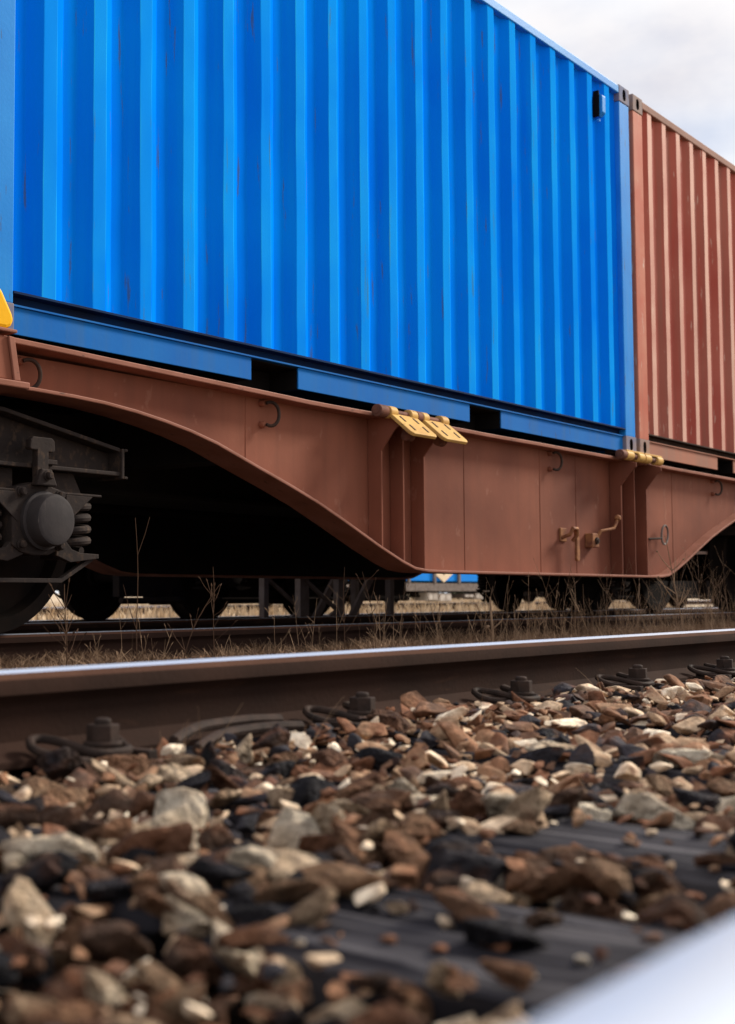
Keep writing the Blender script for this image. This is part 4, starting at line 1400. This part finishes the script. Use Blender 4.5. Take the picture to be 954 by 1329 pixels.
# pale dry grass beyond the trains
gr = MB()
for k in range(15000):
    y = rng.choice((rng.uniform(11.5, 18.8), rng.uniform(22, 40), rng.uniform(22, 30)))
    x = rng.uniform(0.75 * y, 2.6 * y)
    blade(gr, (x, y, -0.29), rng.uniform(0.10, 0.30), rng.uniform(0.008, 0.02), (rng.uniform(0, 0.5), rng.uniform(0, 6.28)), rng.uniform(0, 0.5), 2)
for k in range(3500):
    y = rng.uniform(6.6, 8.1)
    x = rng.uniform(0.75 * y, 2.9 * y)
    blade(gr, (x, y, -0.29), rng.uniform(0.08, 0.20), rng.uniform(0.003, 0.007), (rng.uniform(0, 0.5), rng.uniform(0, 6.28)), rng.uniform(0, 0.5), 2)
tag(part('dry_grass', gr, M['straw_pale'], None), 'pale dry grass on the open ground behind the trains', 'grass', kind='stuff')

# thin dead grass in front of the wagon, dense below the red container
dg = MB()
for k in range(800):
    y = rng.uniform(2.5, 4.25)
    u = rng.random() ** 0.45
    x = y * (1.0 + 1.9 * u)
    pix_right = x / y > 1.85
    if not pix_right and rng.random() < 0.45: continue
    h = rng.uniform(0.12, 0.36) if pix_right else rng.uniform(0.08, 0.20)
    blade(dg, (x, y, gz(x, y)), h, rng.uniform(0.0008, 0.0020), (rng.uniform(0, 0.5), rng.uniform(0, 6.28)), rng.uniform(-0.2, 0.8), 4)
for k in range(22):                               # odd blades in the ballast by the clamps
    x, y = rng.choice(((1.62, 1.44), (1.66, 1.42), (1.86, 1.42), (1.95, 1.44), (2.6, 1.45), (3.3, 1.47)))
    blade(dg, (x + rng.uniform(-0.03, 0.03), y + rng.uniform(-0.02, 0.02), -0.11), rng.uniform(0.05, 0.11), rng.uniform(0.0007, 0.0014), (rng.uniform(0, 0.8), rng.uniform(0, 6.28)), rng.uniform(-0.2, 0.8), 4)
for k in range(150):
    y = rng.uniform(2.8, 4.2)
    x = y * (rng.uniform(1.75, 2.95) if k < 110 else rng.uniform(0.95, 1.8))
    weed(dg, (x, y, gz(x, y)), rng.uniform(0.25, 0.62) * max(0.42, 0.65 + 0.35 * (x / y - 1.7)), rng.uniform(0.0009, 0.0018), rng.randint(1, 6), (rng.uniform(0, 0.3), rng.uniform(0, 6.28)), n=6)
tag(part('dead_grass', dg, M['straw'], None), 'thin brown dead grass and stalks growing in front of the wagon', 'grass', kind='stuff')

# weeds that stand out one by one
def weed_thing(x, y, h, r, br, lean, m, label, seed):
    rng.seed(seed)
    z = gz(x, y)
    t = thing('dry_weed', (x, y, z), label, 'weed', 'dead weeds by the wagon')
    mb = MB(); weed(mb, (x, y, z), h, r, br, lean)
    part('stem', mb, M[m], t, smooth=True)
    return t


w1 = weed_thing(3.42, 3.2, 0.58, 0.0022, 2, (0.02, 3.0), 'twig', 'single tall thin dead stalk before the dark hollow beside the coil spring', 5)
w2 = weed_thing(3.62, 3.2, 0.36, 0.0024, 9, (0.28, -0.9), 'twig', 'forked tan dead weed leaning beside the tall thin stalk', 8)
w3 = weed_thing(3.95, 3.3, 0.42, 0.0020, 8, (0.05, 1.0), 'twig', 'thin branched dead weed with seed heads under the arched sill', 12)
w4 = weed_thing(2.98, 3.1, 0.36, 0.0026, 14, (0.06, 1.0), 'twig', 'bushy dead weed in front of the axle box', 15)
w5 = weed_thing(4.95, 3.4, 0.44, 0.0020, 6, (0.04, 0.3), 'twig', 'upright dead twig before the low end of the arched sill', 18)
w6 = weed_thing(5.22, 3.4, 0.42, 0.0020, 8, (0.10, 2.0), 'twig', 'fork-topped dead twig standing before the three ribs', 23)
w7 = weed_thing(6.30, 3.4, 0.30, 0.0110, 2, (0.03, 1.0), 'straw', 'short thick tan dead stem below the plain sill panel', 31)
w8 = weed_thing(9.15, 3.5, 0.72, 0.0060, 8, (0.10, 2.2), 'straw', 'tall tan dead weed at the picture edge under the red container', 44)

# belt of trees closing the view far behind
rng.seed(77)
for k in range(7):
    x = 55 + k * 11 + rng.uniform(-3, 3); y = 46 + rng.uniform(-4, 6)
    t = thing('tree', (x, y, -0.29), 'dull bushy tree in the belt far behind the trains, ' + ('leftmost of seven', 'second of seven from the left', 'third of seven from the left', 'middle one of seven', 'third of seven from the right', 'second of seven from the right', 'rightmost of seven')[k], 'tree', 'trees far behind the trains')
    part('trunk', MB().lathe((x, y, -0.4), (0, 0, 1), [(0.28, 0), (0.2, 1.5), (0.12, 5)], 10), M['twig'], t, smooth=True)
    cm = MB()
    H = rng.uniform(5, 8)
    for q in range(1400):
        a, rr = rng.uniform(0, 6.283), 4.8 * rng.random() ** 0.5
        zz = rng.uniform(0.0, 1)
        rr *= (0.65 + 0.35 * math.sin(zz * 3.0))
        c = Vector((x + rr * math.cos(a), y + rr * math.sin(a), -0.2 + H * zz))
        u = Vector((rng.gauss(0, 1), rng.gauss(0, 1), rng.gauss(0, 1))).normalized() * rng.uniform(0.15, 0.35)
        w = u.orthogonal().normalized() * rng.uniform(0.12, 0.3)
        cm.add([c - u, c + w, c + u, c - w], [(0, 1, 2, 3)])
    part('crown', cm, M['leaf'], t)
